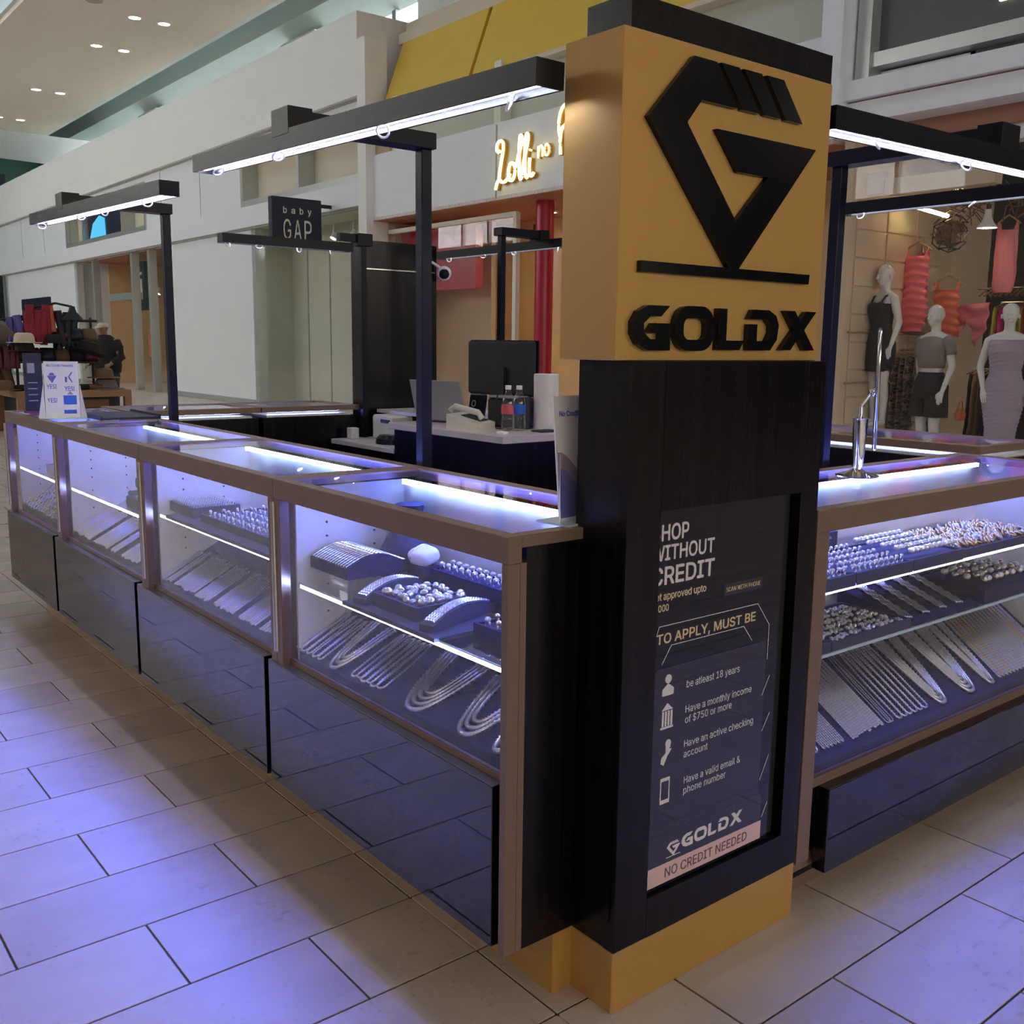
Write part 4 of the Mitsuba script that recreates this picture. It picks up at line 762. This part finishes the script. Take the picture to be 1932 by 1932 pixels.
part(t, 'body', mv(trimesh.Trimesh([(x, y, z) for x in (-.10, .10) for y, z in ((-.09, 0), (.09, 0), (-.09, .03), (.09, .075))]).convex_hull, R), 'cream_plastic'); part(t, 'keypad', mv(box(-.02, .08, -.06, .05, .0, .008), R @ M(0, 0, .048, rx=.245)), 'black_matte'); part(t, 'handset', mv(tube([(-.06, -.09, .055), (-.062, -.07, .085), (-.062, .06, .112), (-.06, .085, .09)], .016, 8), R), 'cream_plastic', True)
t = thing('receipt_printer', 'black receipt printer below the monitor on the service counter', 'printer'); R = M(1.86, 2.68, 1.0, rz=.3)
part(t, 'body', mv(box(-.08, .08, -.11, .11, 0, .15, .012), R), 'black_matte'); part(t, 'lid', mv(box(-.082, .0, -.1, .1, .15, .162, .004), R), 'grey_plastic')
t = thing('card_terminal', 'dark payment terminal facing the aisle below the monitor', 'terminal'); part(t, 'body', mv(box(-.05, .05, -.01, .02, 0, .16, .006), M(1.80, 2.93, 1.0, rz=-math.pi/2+.3, rx=-.2)), 'black_metal'); part(t, 'base', box(1.76, 1.88, 2.86, 3.0, 1.0, 1.012), 'black_matte')
part(t, 'logo', mv(trimesh.creation.annulus(.014, .018, .002), M(1.792, 2.93, 1.11, ry=math.pi/2+.2)), 'grey_plastic')
single('paper_stack', 'white paper stack between the laptop and the printer', 'paper', box(1.74, 1.9, 2.98, 3.12, 1.0155, 1.045), 'paper')
single('maroon_mat', 'small maroon mat under the receipt printer', 'mat', box(1.70, 1.77, 2.52, 2.62, 1.0, 1.006), 'maroon')
for i, (x, y) in enumerate(((1.685, 2.50), (1.73, 2.47))):
    t = thing('water_bottle', ('clear water bottle with a red label on the service counter', 'clear water bottle with a blue cap band beside the paper roll')[i], 'bottle')
    part(t, 'body', mv(lathe([(0, .002), (.031, .002), (.033, .01), (.033, .06), (.030, .07), (.033, .08), (.033, .135), (.026, .165), (.014, .19), (.013, .205), (0, .205)], 20), M(x, y, 1.0)), 'acrylic', 30)
    part(t, 'label', mv(lathe([(.0335, .085), (.0335, .13)], 20), M(x, y, 1.0)), ('bottle_label', 'blue_print')[i], True); part(t, 'cap', mv(trimesh.creation.cylinder(.015, .02, sections=16), M(x, y, 1.214)), 'foam')
single('paper_roll', 'tall white paper towel roll on the service counter beside the sign column', 'paper roll', mv(lathe([(0, 0), (.062, 0), (.063, .003), (.063, .275), (.06, .278), (.02, .278), (.02, .27), (0, .27)], 32), M(1.93, 2.50, 1.0)), 'paper', 30)
single('black_canister', 'black canister with a cable behind the water bottles', 'canister', cat(mv(trimesh.creation.cylinder(.035, .16, sections=16), M(1.84, 2.56, 1.08)), tube([(1.83, 2.57, 1.15), (1.80, 2.62, 1.22), (1.76, 2.66, 1.21), (1.74, 2.68, 1.12)], .004, 6)), 'black_matte')
single('marker', 'small white pen lid on the edge of the service counter', 'pen', box(1.55, 1.58, 2.36, 2.42, 1.0, 1.01, .002), 'foam')
single('scanner', 'small black barcode scanner on the service counter', 'scanner', cat(mv(tube([(0, 0, .012), (.05, .03, .035), (.11, .05, .05), (.15, .05, .045)], [.012, .015, .02, .022], 8), M(1.83, 2.29, 1.0, rz=-.9)), mv(tube([(.11, .05, .045), (.13, .02, .012)], .014, 8), M(1.83, 2.29, 1.0, rz=-.9))), 'black_matte', True)
single('desk_pad', 'small dark pad lying before the paper roll', 'pad', box(1.76, 1.88, 2.33, 2.41, 1.0, 1.008), 'black_matte')
t = thing('security_camera', 'small white dome camera on the edge of the dark tower', 'camera'); part(t, 'arm', rod((2.262, 4.02, 1.93), (2.30, 3.97, 1.89), .008), 'white_lam'); part(t, 'head', mv(trimesh.creation.icosphere(subdivisions=2, radius=.045), M(2.31, 3.95, 1.86)), 'white_lam', True); part(t, 'lens', mv(trimesh.creation.icosphere(subdivisions=2, radius=.032), M(2.292, 3.925, 1.853)), 'black_metal', True)
# tabletop mirror on the right case
t = thing('table_mirror', 'tilted round mirror on a chrome stand on the right glass case', 'mirror'); bx_, by_ = 1.30, .315
part(t, 'foot', mv(lathe([(0, 0), (.062, 0), (.064, .004), (.03, .014), (.012, .024), (0, .024)], 28), M(bx_, by_, 1.0425)), 'chrome', 30)
part(t, 'stem', mv(lathe([(.010, .02), (.016, .03), (.022, .17), (.024, .175), (.01, .182), (.008, .21), (0, .21)], 20), M(bx_, by_, 1.0425)), 'chrome', 30)
part(t, 'yoke', cat(rod((bx_, by_, 1.25), (bx_+.03, by_-.01, 1.29), .006), rod((bx_+.03, by_-.01, 1.29), (bx_+.045, by_-.02, 1.30), .012)), 'chrome', True)
side = .56
RT = M(bx_+.045, by_-.02, 1.30, rz=side) @ M(rx=math.pi/2-.02, rz=0) @ M(rz=.28)
part(t, 'frame', mv(tube([(.085*math.cos(a), .185*math.sin(a), 0) for a in np.linspace(0, 2*math.pi, 40, endpoint=False)], .006, 8, True), RT), 'steel', True)
part(t, 'glass_disc', mv(loft([(-.002, 0, 0, .083, .183), (.002, 0, 0, .083, .183)], 40), RT), 'chrome')
# ---------- figures ----------
def sphere(c, r): return m3.Manifold.sphere(r, 20).translate([float(v) for v in c])
def bone(a, ra, b, rb): return m3.Manifold.batch_hull([sphere(a, ra), sphere(b, rb)])
def body(bones, edge=.022, it=8):
    m = bones[0]
    for b in bones[1:]: m = m + b
    m = m.refine_to_length(edge).to_mesh(); t = trimesh.Trimesh(np.array(m.vert_properties)[:, :3], np.array(m.tri_verts), process=True)
    return trimesh.smoothing.filter_taubin(t, .5, .53, it)
def head_bones(c, tilt=0., k=1.):
    """an egg shaped head with brow, nose, lips, chin and ears, facing -y"""
    c = np.array(c); f = lambda x, y, z: c+np.array([x, y*math.cos(tilt)-z*math.sin(tilt), z*math.cos(tilt)+y*math.sin(tilt)])*k
    return [m3.Manifold.batch_hull([sphere(f(0, .012, .045), .078*k), sphere(f(0, .03, .02), .078*k), sphere(f(0, -.022, -.02), .062*k), sphere(f(0, -.045, -.078), .026*k), sphere(f(0, .01, -.03), .062*k)]),
            bone(f(0, -.078, .012), .009*k, f(0, -.098, -.022), .013*k), bone(f(-.022, -.075, .018), .010*k, f(.022, -.075, .018), .010*k), bone(f(-.016, -.078, -.052), .008*k, f(.016, -.078, -.052), .008*k),
            bone(f(-.078, .015, .0), .013*k, f(-.08, .018, -.025), .009*k), bone(f(.078, .015, .0), .013*k, f(.08, .018, -.025), .009*k)]
def hand_bones(w, d, side):
    """palm and five fingers hanging from the wrist w along d"""
    w = np.array(w, float); d = np.array(d, float)/np.linalg.norm(d); s = np.cross(d, [0, 1., 0]); s /= np.linalg.norm(s); n = np.cross(s, d)
    out = [m3.Manifold.batch_hull([sphere(w, .020), sphere(w+d*.085+s*.025, .011), sphere(w+d*.085-s*.025, .011)])]
    for i, L in enumerate((.062, .075, .070, .052)):
        b = w+d*.08+s*(-.027+.018*i); k = b+d*L*.55+n*.006; out += [bone(b, .0095, k, .0088), bone(k, .0088, k+d*L*.5+n*.016, .0072)]
    b = w+d*.03+s*side*.022; out += [bone(b, .011, b+d*.035+s*side*.028, .0095), bone(b+d*.035+s*side*.028, .0095, b+d*.07+s*side*.03+n*.01, .0078)]
    return out
def woman(armL, armR, tilt=0.):
    """standing mannequin 1.76 m tall facing -y; arm = (elbow, wrist)"""
    B_ = head_bones((0, 0, 1.64), tilt)
    B_ += [bone((0, .02, 1.58), .050, (0, .025, 1.46), .050), bone((-.155, .02, 1.40), .045, (0, .025, 1.45), .055), bone((.155, .02, 1.40), .045, (0, .025, 1.45), .055)]
    B_ += [m3.Manifold.batch_hull([sphere((-.10, .02, 1.36), .075), sphere((.10, .02, 1.36), .075), sphere((-.07, -.0, 1.25), .085), sphere((.07, 0, 1.25), .085)]), sphere((-.065, -.065, 1.27), .060), sphere((.065, -.065, 1.27), .060)]
    B_ += [m3.Manifold.batch_hull([sphere((-.06, .005, 1.22), .08), sphere((.06, .005, 1.22), .08), sphere((-.05, 0, 1.07), .075), sphere((.05, 0, 1.07), .075)]), m3.Manifold.batch_hull([sphere((-.05, 0, 1.07), .075), sphere((.05, 0, 1.07), .075), sphere((-.085, .01, .91), .098), sphere((.085, .01, .91), .098)])]
    for s in (-1, 1):
        B_ += [bone((s*.088, .01, .88), .092, (s*.09, 0, .50), .055), bone((s*.09, 0, .50), .054, (s*.085, .03, .33), .054), bone((s*.085, .03, .33), .054, (s*.08, .03, .08), .034), m3.Manifold.batch_hull([sphere((s*.08, .04, .05), .034), sphere((s*.085, -.10, .022), .026), sphere((s*.085, -.15, .018), .018)])]
    for s, (e, w) in ((-1, armL), (1, armR)):
        e, w = np.array(e), np.array(w); B_ += [bone((s*.175, .02, 1.385), .047, e, .036), bone(e, .036, w, .023)]+hand_bones(w, w-e, -s)
    return body(B_, .02, 10)
def garment(rings, fn=None, n=40): return loft(rings, n, True, fn)
folds = lambda k, a: (lambda an, z: 1+a*np.sin(k*an+z*9.)+a*.6*np.sin((k+5)*an-z*13.))
ruche = lambda a: (lambda an, z: 1+a*np.sin(z*150+2.5*np.cos(an*2)))
mk = [((-.24, .04, 1.13), (-.19, -.05, .92)), ((.24, .05, 1.13), (.26, -.04, .90))]
def strap(x0, z0, x1, z1, y0=-.075, y1=.03, r=.011): return tube([(x0, y0, z0), (x0*.97+x1*.03, y0-.004, z0+.05), ((x0+x1)/2, (y0+y1)/2-.02, z1-.01), (x1, y1*.5, z1+.005), (x1, y1+.035, z1-.02)], r, 6)
zz = lambda a, b, n: np.linspace(a, b, n)
# first mannequin
R = M(8.82, 4.86, .575, rz=-math.pi/2-.42)
t = thing('mannequin', 'white mannequin in a black mini dress with thin straps in the dress shop window', 'mannequin')
part(t, 'figure', mv(woman(mk[0], mk[1], .12), R), 'figure_white', True)
prof = [(.60, .0, .005, .150, .128), (.66, 0, .005, .178, .14), (.80, 0, .008, .203, .142), (.90, 0, .008, .200, .136), (1.0, 0, .004, .160, .115), (1.08, 0, 0, .138, .096), (1.18, 0, -.01, .152, .115), (1.27, 0, -.028, .165, .128), (1.335, 0, -.018, .168, .112)]
part(t, 'dress', mv(cat(garment(prof, folds(6, .006)), strap(-.09, 1.31, -.12, 1.43), strap(.09, 1.31, .12, 1.43), mv(trimesh.creation.icosphere(subdivisions=3, radius=.072), M(-.066, -.072, 1.285)), mv(trimesh.creation.icosphere(subdivisions=3, radius=.072), M(.066, -.072, 1.285))), R), 'black_cloth', True, label='black mini dress')
# second mannequin
R = M(8.86, 4.26, .13, rz=-math.pi/2-.25)
t = thing('mannequin', 'white mannequin in a taupe crop top and black shorts', 'mannequin')
part(t, 'figure', mv(woman(((-.25, .08, 1.14), (-.2, .06, .93)), ((.25, .03, 1.12), (.24, -.07, .88)), .05), R), 'figure_white', True)
part(t, 'crop_top', mv(cat(garment([(1.10, 0, 0, .152, .105), (1.18, 0, -.008, .162, .12), (1.27, 0, -.03, .178, .136), (1.34, 0, -.012, .188, .118), (1.41, 0, .01, .165, .085), (1.43, 0, .018, .10, .06)], folds(7, .008)), *[tube([(s*.15, .02, 1.40), (s*.19, .022, 1.37), (s*.215, .03, 1.29), (s*.222, .032, 1.24)], [.06, .064, .056, .054], 14) for s in (-1, 1)]), R), 'grey_cloth', True, label='taupe short sleeved crop top')
part(t, 'shorts', mv(cat(garment([(.78, 0, .008, .205, .145), (.90, 0, .008, .212, .142), (1.0, 0, .004, .165, .118), (1.055, 0, 0, .146, .102)]), *[garment([(.58, s*.108, 0, .122, .12), (.70, s*.104, .004, .116, .125), (.82, s*.095, .008, .110, .125)], folds(5, .02)) for s in (-1, 1)]), R), 'black_cloth', True, label='black shorts')
# third mannequin
R = M(8.86, 3.47, .13, rz=-math.pi/2+.35)
t = thing('mannequin', 'white mannequin in a ruched mauve midi dress at the right edge of the shop window', 'mannequin')
part(t, 'figure', mv(woman(mk[0], mk[1], .08), R), 'figure_white', True)
P3 = [(.36, .0, .0, .140, .115), (.5, 0, 0, .150, .13), (.66, 0, .004, .178, .142), (.80, 0, .008, .205, .146), (.92, 0, .008, .204, .14), (1.04, 0, .002, .155, .112), (1.10, 0, 0, .146, .102), (1.2, 0, -.012, .160, .122), (1.28, 0, -.03, .172, .136), (1.36, 0, -.008, .175, .11), (1.40, 0, .01, .17, .085)]
zs = zz(.36, 1.40, 105); A = np.array(P3)
part(t, 'dress', mv(garment([tuple([z]+[np.interp(z, A[:, 0], A[:, k]) for k in range(1, 5)]) for z in zs], ruche(.022)), R), 'mauve_cloth', True, label='ruched mauve midi dress')
# ---------- clothes in the dress shop ----------
def hanger(x, y, z, w, a, m='wood'):
    c, s = math.cos(a)*w/2, math.sin(a)*w/2
    return cat(tube([(x-c, y-s, z-.10), (x-c*.5, y-s*.5, z-.045), (x, y, z), (x+c*.5, y+s*.5, z-.045), (x+c, y+s, z-.10)], .011, 6), tube([(x, y, z), (x, y, z+.045), (x+.02, y, z+.065), (x+.03, y+.01, z+.05)], .004, 5))
def hung_dress(label, x, y, ztop, zbot, w, a, m, kind='ruche', waist=.8):
    t = thing('hanging_dress', label, 'dress'); L = ztop-zbot; R = M(x, y, zbot, rz=a)
    part(t, 'hanger', hanger(x, y, ztop+.16, w*1.1, a), 'wood', True)
    rg = [(z, 0, 0, w/2*np.interp(z/L, [0, .12, .35, .6, .8, 1], [.72, .95, 1.0, waist, .95, .9]), .055+.02*math.sin(z*3)) for z in zz(0, L, 90)]
    fn = ruche(.05) if kind == 'ruche' else folds(9, .06)
    if kind == 'ruche': fn = lambda an, z: 1+.10*np.sin(z*70+2.2*np.abs(np.cos(an)))+.02*np.sin(9*an)
    part(t, 'cloth', mv(garment(rg, fn, 36), R), m, True)
    for s in (-1, 1): part(t, 'strap', mv(tube([(s*w*.36, -.04, L-.02), (s*w*.40, -.01, L+.07), (s*w*.42, .0, L+.09), (s*w*.36, .04, L-.02)], .012, 6), R), m, True)
F = math.pi/2
hung_dress('salmon pink ruched dress on a wooden hanger above the first mannequin', 9.45, 4.86, 2.46, 1.62, .34, F-.1, 'pink_cloth')
hung_dress('purple striped dress hanging behind the salmon pink dress', 9.62, 5.02 - .12, 2.44, 1.62, .20, F-.9, 'plum_cloth', 'folds')
hung_dress('rust orange draped dress on a wooden hanger between two mannequins', 9.5, 4.50, 2.08, 1.55, .30, F+.1, 'orange_cloth', 'ruche', .85)
hung_dress('coral satin slip dress hanging high at the right of the shop', 9.7, 3.98, 2.70, 2.04, .24, F, 'rose_cloth', 'folds', .95)
hung_dress('magenta dress cut by the right edge of the picture', 9.8, 3.66, 2.5, 1.6, .2, F, 'magenta_cloth', 'folds', .95)
t = thing('draped_top', 'pink draped top with pointed hem on the rack behind the second mannequin', 'top')
pp = Polygon([(-.2, .45), (.2, .48), (.18, .2), (.06, .0), (.02, .2), (-.04, .28), (-.14, .1), (-.22, .14)])
mt = mv(prism(pp, 0, .03), M(9.66, 4.28, 1.46, rz=-F)); mt = mt.subdivide().subdivide().subdivide(); mt.vertices[:, 0] += .025*np.sin(mt.vertices[:, 2]*38+np.cos(mt.vertices[:, 1]*9)*3); put(t, mt, 'rose_cloth', True)
def rack(label, x, y0, y1, z, n, mats, lab2, L, grp):
    t = thing('clothes_rack', label, 'clothes rack'); part(t, 'rail', rod((x, y0, z), (x, y1, z), .012), 'steel')
    for y in (y0, y1): part(t, 'post', rod((x, y, .0), (x, y, z), .014), 'steel')
    for k in range(n):
        y = y0+(y1-y0)*(k+.5)/n; m = mats[k % len(mats)]; g = thing('hanging_garment', lab2, 'garment', grp)
        part(g, 'cloth', mv(garment([(q, 0, 0, .21*np.interp(q, [0, L*.8, L], [1, .95, .8]), .022) for q in zz(0, L, 8)], folds(7, .08), 20), M(x, y, z-.05-L, rz=rng.uniform(-.15, .15))), m, True)
        part(g, 'hanger', tube([(x-.2, y, z-.055), (x, y, z-.012), (x+.2, y, z-.055)], .009, 5), 'wood')
rack('rack of dark leopard skirts behind the first mannequin', 9.45, 4.62, 4.98, 1.42, 6, ('leopard_cloth',), 'leopard print skirt hanging on the rack behind the first mannequin', .92, 'leopard skirts on the rack')
rack('rack of lime and black tops at the right of the dress shop', 10.0, 3.55, 4.12, 1.95, 9, ('lime_cloth', 'lime_cloth', 'black_cloth', 'magenta_cloth'), 'top hanging on the rack between the second and third mannequins', .42, 'tops on the lime and black rack')
rack('low rack of brown clothes behind the second mannequin', 9.55, 3.75, 4.15, 1.22, 6, ('brown_cloth', 'wood', 'black_cloth'), 'brown garment hanging on the low rack behind the second mannequin', .75, 'brown garments on the low rack')
t = thing('rail_of_hangers', 'row of empty wooden hangers on a rail above the lime tops', 'hangers'); part(t, 'rail', rod((10.2, 3.7, 2.12), (10.2, 4.5, 2.12), .012), 'steel')
for k in range(12): part(t, 'hanger', tube([(10.05, 3.75+.06*k, 2.03), (10.2, 3.75+.06*k, 2.1), (10.35, 3.75+.06*k, 2.03)], .011, 5), 'wood')
single('orange_handbag', 'small orange bag hanging at the hand of the second mannequin', 'bag', cat(mv(loft([(0, 0, 0, .07, .035), (.06, 0, 0, .085, .045), (.12, 0, 0, .06, .03)], 20, fn=folds(5, .05)), M(9.05, 4.0, .68)), mv(tube([(-.05, 0, .1), (-.03, 0, .2), (.03, 0, .2), (.05, 0, .1)], .006, 6), M(9.05, 4.0, .68))), 'orange_cloth', True)
t = thing('pendant_lamp', 'white bell pendant lamp hanging in the dress shop right of the wire cage', 'lamp')
def pend(t, x, y, z, s, e):
    part(t, 'shade', mv(lathe([(.018, .19), (.03, .19), (.036, .12), (.06, .06), (.10, .01), (.105, 0), (.098, 0), (.055, .055), (.03, .115), (.018, .185)], 24), M(x, y, z, s=s)), 'white_lam', 30)
    part(t, 'cord', rod((x, y, z+.19*s), (x, y, 3.56), .006, 6), 'black_matte'); part(t, 'cap', mv(trimesh.creation.cylinder(.022, .06, sections=12), M(x, y, z+.21*s, s=s)), 'black_matte')
    part(t, 'bulb', mv(trimesh.creation.cylinder(.09, .006, sections=20), M(x, y, z+.012*s, s=s)), 'white_lam', emit=np.array([1, .85, .5])*e, w=1.)
pend(t, 9.2, 3.96, 2.68, 1.0, 45.)
t = thing('pendant_lamp', 'small white pendant lamp high between the two light bars', 'lamp'); pend(t, 9.4, 4.42, 3.14, .6, 2.)
single('tube_lamp', 'glowing warm fluorescent tube on the ceiling of the dress shop', 'lamp', rod((9.3, 4.82, 2.98), (9.2, 4.40, 2.84), .022), 'white_lam', emit=WARM*np.array([1, 1.15, 1.2])*48., w=1.5)
t = thing('wire_cage', 'faceted wire cage of crumpled brown leaves hanging in the dress shop', 'decoration')
ic = trimesh.creation.icosphere(subdivisions=1, radius=.2); part(t, 'wires', cat(*[mv(rod(ic.vertices[a], ic.vertices[b], .006, 4), M(9.2, 4.36, 2.66)) for a, b in ic.edges_unique[::2]]), 'black_matte')
lv = trimesh.creation.icosphere(subdivisions=3, radius=.14); lv.vertices *= (1+.45*(meshkit.noise(lv.vertices*28)-.5))[:, None]; part(t, 'leaves', mv(lv, M(9.2, 4.36, 2.66)), 'brown_cloth')
for k, (y0, y1) in enumerate(((4.05, 4.35), (3.4, 3.8))):
    pts = np.stack([9.3+rng.normal(0, .08, 60), rng.uniform(y0, y1, 60), 2.95+rng.normal(0, .07, 60)], 1)
    single('twig_garland', ('dry twig garland under the ceiling left of the bell lamp', 'dry twig garland at the right above the coral dress')[k], 'garland', cat(*[rod(p, p+rng.normal(0, .09, 3), .006, 4) for p in pts]), 'brown_cloth')
t = thing('wood_beam', 'pale boxed wooden beam under the dress shop ceiling', 'beam'); part(t, 'end', box(8.35, 8.42, 4.66, 4.86, 3.02, 3.24), 'cardboard'); part(t, 'side', box(8.35, 8.5, 3.5, 4.655, 3.0, 3.16), 'beige_brick')
# ---------- hat cart and person, far left ----------
t = thing('hat_cart', 'dark wooden merchandise cart piled with hats and bags beyond the kiosk', 'cart')
part(t, 'table', box(2.1, 3.72, 14.4, 15.8, .56, .66), 'wood'); part(t, 'base', box(2.2, 3.5, 14.5, 15.7, .1, .56), 'black_matte')
for x, y in ((2.15, 14.45), (3.67, 14.45), (2.15, 15.75), (3.67, 15.75)): part(t, 'leg', box(x-.05, x+.05, y-.05, y+.05, 0, .56), 'wood')
part(t, 'rack', cat(*[rod((x, 15.2, .66), (x, 15.2, 1.75), .02) for x in (2.3, 2.85, 3.4)], rod((2.2, 15.2, 1.7), (3.5, 15.2, 1.7), .02), *[box(2.2, 3.5, 15.0, 15.4, z, z+.03) for z in (1.05, 1.35)]), 'black_matte')
part(t, 'drawer_front', cat(*[box(2.3, 3.4, 14.48, 14.5, .12+.14*k, .24+.14*k) for k in range(3)]), 'brown_cloth')
def hat(label, x, y, z, s, m, rx=0., brim=.17):
    t = thing('hat', label, 'hat'); R = M(x, y, z, rx=rx, rz=rng.uniform(0, 3), s=s)
    part(t, 'crown', mv(loft([(0, 0, 0, .10, .115), (.05, 0, 0, .097, .11), (.09, 0, 0, .085, .095), (.105, 0, 0, .06, .07)], 24), R), m, 35); part(t, 'brim', mv(loft([(-.004, 0, 0, brim, brim*1.1), (.004, 0, 0, brim, brim*1.1)], 28, fn=lambda a, z_: 1+.03*np.cos(2*a)), R), m, 35)
hat('pale straw hat with a wide brim on the front of the hat cart', 2.32, 14.75, 1.36, 1.35, 'cream_cloth')
hat('dark felt hat below the pale straw hat', 2.32, 14.75, 1.24, 1.3, 'black_cloth'); hat('black hat with pale emblem in the middle of the cart', 2.75, 14.8, 1.36, 1.2, 'black_cloth'); hat('grey hat stacked at the lower right of the cart', 3.45, 14.75, .67, 1.5, 'grey_cloth'); hat('brown hat stacked on the grey hat at the lower right', 3.42, 14.72, .84, 1.4, 'brown_cloth')
hat('dark brimmed hat with white trim beside the person', 3.25, 14.9, 1.22, 1.6, 'black_cloth', .3); hat('grey brown hat tilted at the left of the cart', 2.05, 15.1, 1.5, 1.5, 'grey_cloth', .7); hat('brown hat at the lower left of the cart', 2.00, 14.7, .68, 1.3, 'brown_cloth')
def scarf(label, x, y, z, m, n=5, L=.5):
    single('scarf', label, 'scarf', cat(*[mv(garment([(q, 0, 0, .05, .03) for q in zz(0, L, 8)], folds(5, .2), 14), M(x+.07*k, y+rng.uniform(-.05, .05), z-L*rng.uniform(.85, 1.1), ry=rng.uniform(-.2, .2))) for k in range(n)]), m, True)
scarf('cluster of red scarves hung at the top of the hat cart', 2.42, 14.95, 1.86, 'red_cloth', 5, .5); scarf('purple scarf hung left of the red scarves', 2.22, 15.0, 1.72, 'ink', 3, .4); scarf('orange red scarf hung right of the red scarves', 2.80, 15.0, 1.86, 'orange_cloth', 1, .4); scarf('dark navy scarves hung at the right of the cart top', 2.88, 15.05, 1.78, 'navy', 4, .55); scarf('black and brown bags hung at the left end of the cart', 1.90, 15.3, 1.3, 'brown_cloth', 5, .6); scarf('dark red bags at the left of the cart', 2.05, 15.0, 1.28, 'maroon', 4, .35)
for k in range(7): single('folded_cloth', 'dark folded cloth piled on the hat cart', 'cloth', mv(garment([(0, 0, 0, .16, .12), (.04, 0, 0, .18, .14), (.08, 0, 0, .15, .11)], folds(4, .06), 20), M(2.3+.19*k, 14.7, .662)), ('black_cloth', 'brown_cloth', 'grey_cloth', 'navy')[k % 4], True, group='folded cloths on the hat cart')
for k in range(12): single('folded_cloth', 'dark bundled cloth on the racks of the hat cart', 'cloth', mv(garment([(0, 0, 0, .12, .14), (.08, 0, 0, .14, .16), (.2, 0, 0, .09, .11)], folds(5, .09), 18), M(2.3+.21*(k % 6), 15.15, 1.082 if k < 6 else 1.382)), ('black_cloth', 'brown_cloth', 'navy', 'maroon')[(k*3) % 4], True, group='bundled cloths on the cart racks')
t = thing('cart_lamp', 'black bell lamp on an arm above the hat cart', 'lamp'); part(t, 'shade', mv(lathe([(0, .17), (.03, .17), (.05, .1), (.12, .02), (.13, 0), (.12, 0), (.04, .09), (0, .1)], 20), M(3.03, 14.8, 1.70, s=1.2)), 'black_matte', 30); part(t, 'arm', tube([(2.4, 15.2, 1.72), (2.5, 15.1, 1.86), (2.85, 15.0, 1.95), (3.03, 14.8, 1.90)], .018, 6), 'black_matte'); part(t, 'brace', rod((1.75, 15.0, 1.62), (2.4, 15.1, 1.75), .015), 'black_matte')
single('dark_cart', 'dark cart covered in cloth at the left edge of the picture', 'cart', mv(garment([(0, 0, 0, .6, .5), (.7, 0, 0, .62, .5), (1.2, 0, 0, .5, .4), (1.5, 0, 0, .25, .2)], folds(7, .05), 40), M(1.9, 16.4, 0)), 'black_cloth', True)
# person in a black jacket and pale cap, standing behind the cart
Rp = M(4.42, 17.9, 0, rz=-.9)
t = thing('person', 'person in a black jacket and pale cap standing behind the hat cart', 'person')
hb = head_bones((0, -.05, 1.61), .25, 1.04)
pb = hb+[bone((0, -.02, 1.54), .055, (0, .02, 1.44), .06), m3.Manifold.batch_hull([sphere((-.13, .03, 1.36), .09), sphere((.13, .03, 1.36), .09), sphere((-.10, .04, 1.08), .11), sphere((.10, .04, 1.08), .11)]), m3.Manifold.batch_hull([sphere((-.10, .04, 1.08), .11), sphere((.10, .04, 1.08), .11), sphere((-.09, .05, .92), .12), sphere((.09, .05, .92), .12)])]
for s in (-1, 1):
    pb += [bone((s*.10, .05, .90), .105, (s*.11, .02, .50), .07), bone((s*.11, .02, .50), .068, (s*.11, .06, .09), .045), m3.Manifold.batch_hull([sphere((s*.11, .07, .05), .042), sphere((s*.12, -.13, .03), .032)])]
    e, w = np.array((s*.30, .02, 1.10)), np.array((s*.24, -.20, .98)); pb += [bone((s*.20, .03, 1.37), .07, e, .055), bone(e, .055, w, .034)]+hand_bones(w, w-e, -s)
part(t, 'body', mv(body(pb, .03, 8), Rp), 'skin', True)
part(t, 'jacket', mv(cat(garment([(.82, 0, .05, .25, .19), (.95, 0, .05, .26, .2), (1.15, 0, .04, .255, .185), (1.33, 0, .03, .27, .16), (1.43, 0, .02, .20, .13), (1.50, 0, .0, .10, .09)], folds(7, .025)), *[tube([(s*.19, .03, 1.38), (s*.26, .03, 1.26), (s*.305, .02, 1.10), (s*.275, -.09, 1.03), (s*.25, -.18, .985)], [.095, .09, .082, .068, .058], 16) for s in (-1, 1)]), Rp), 'black_cloth', True, label='black jacket')
part(t, 'trousers', mv(cat(garment([(.78, 0, .05, .225, .17), (.9, 0, .05, .23, .175)]), *[garment([(.06, s*.112, .06, .075, .08), (.5, s*.112, .03, .095, .1), (.84, s*.105, .05, .125, .14)], folds(5, .03)) for s in (-1, 1)]), Rp), 'navy', True, label='dark trousers')
part(t, 'cap', mv(cat(loft([(1.635, 0, -.04, .098, .115), (1.68, 0, -.035, .095, .108), (1.715, 0, -.03, .07, .08), (1.725, 0, -.03, .02, .02)], 24), mv(loft([(0, 0, 0, .075, .09), (.008, 0, 0, .075, .09)], 20), M(0, -.15, 1.635, rx=.2))), Rp), 'cream_cloth', True, label='pale cap')
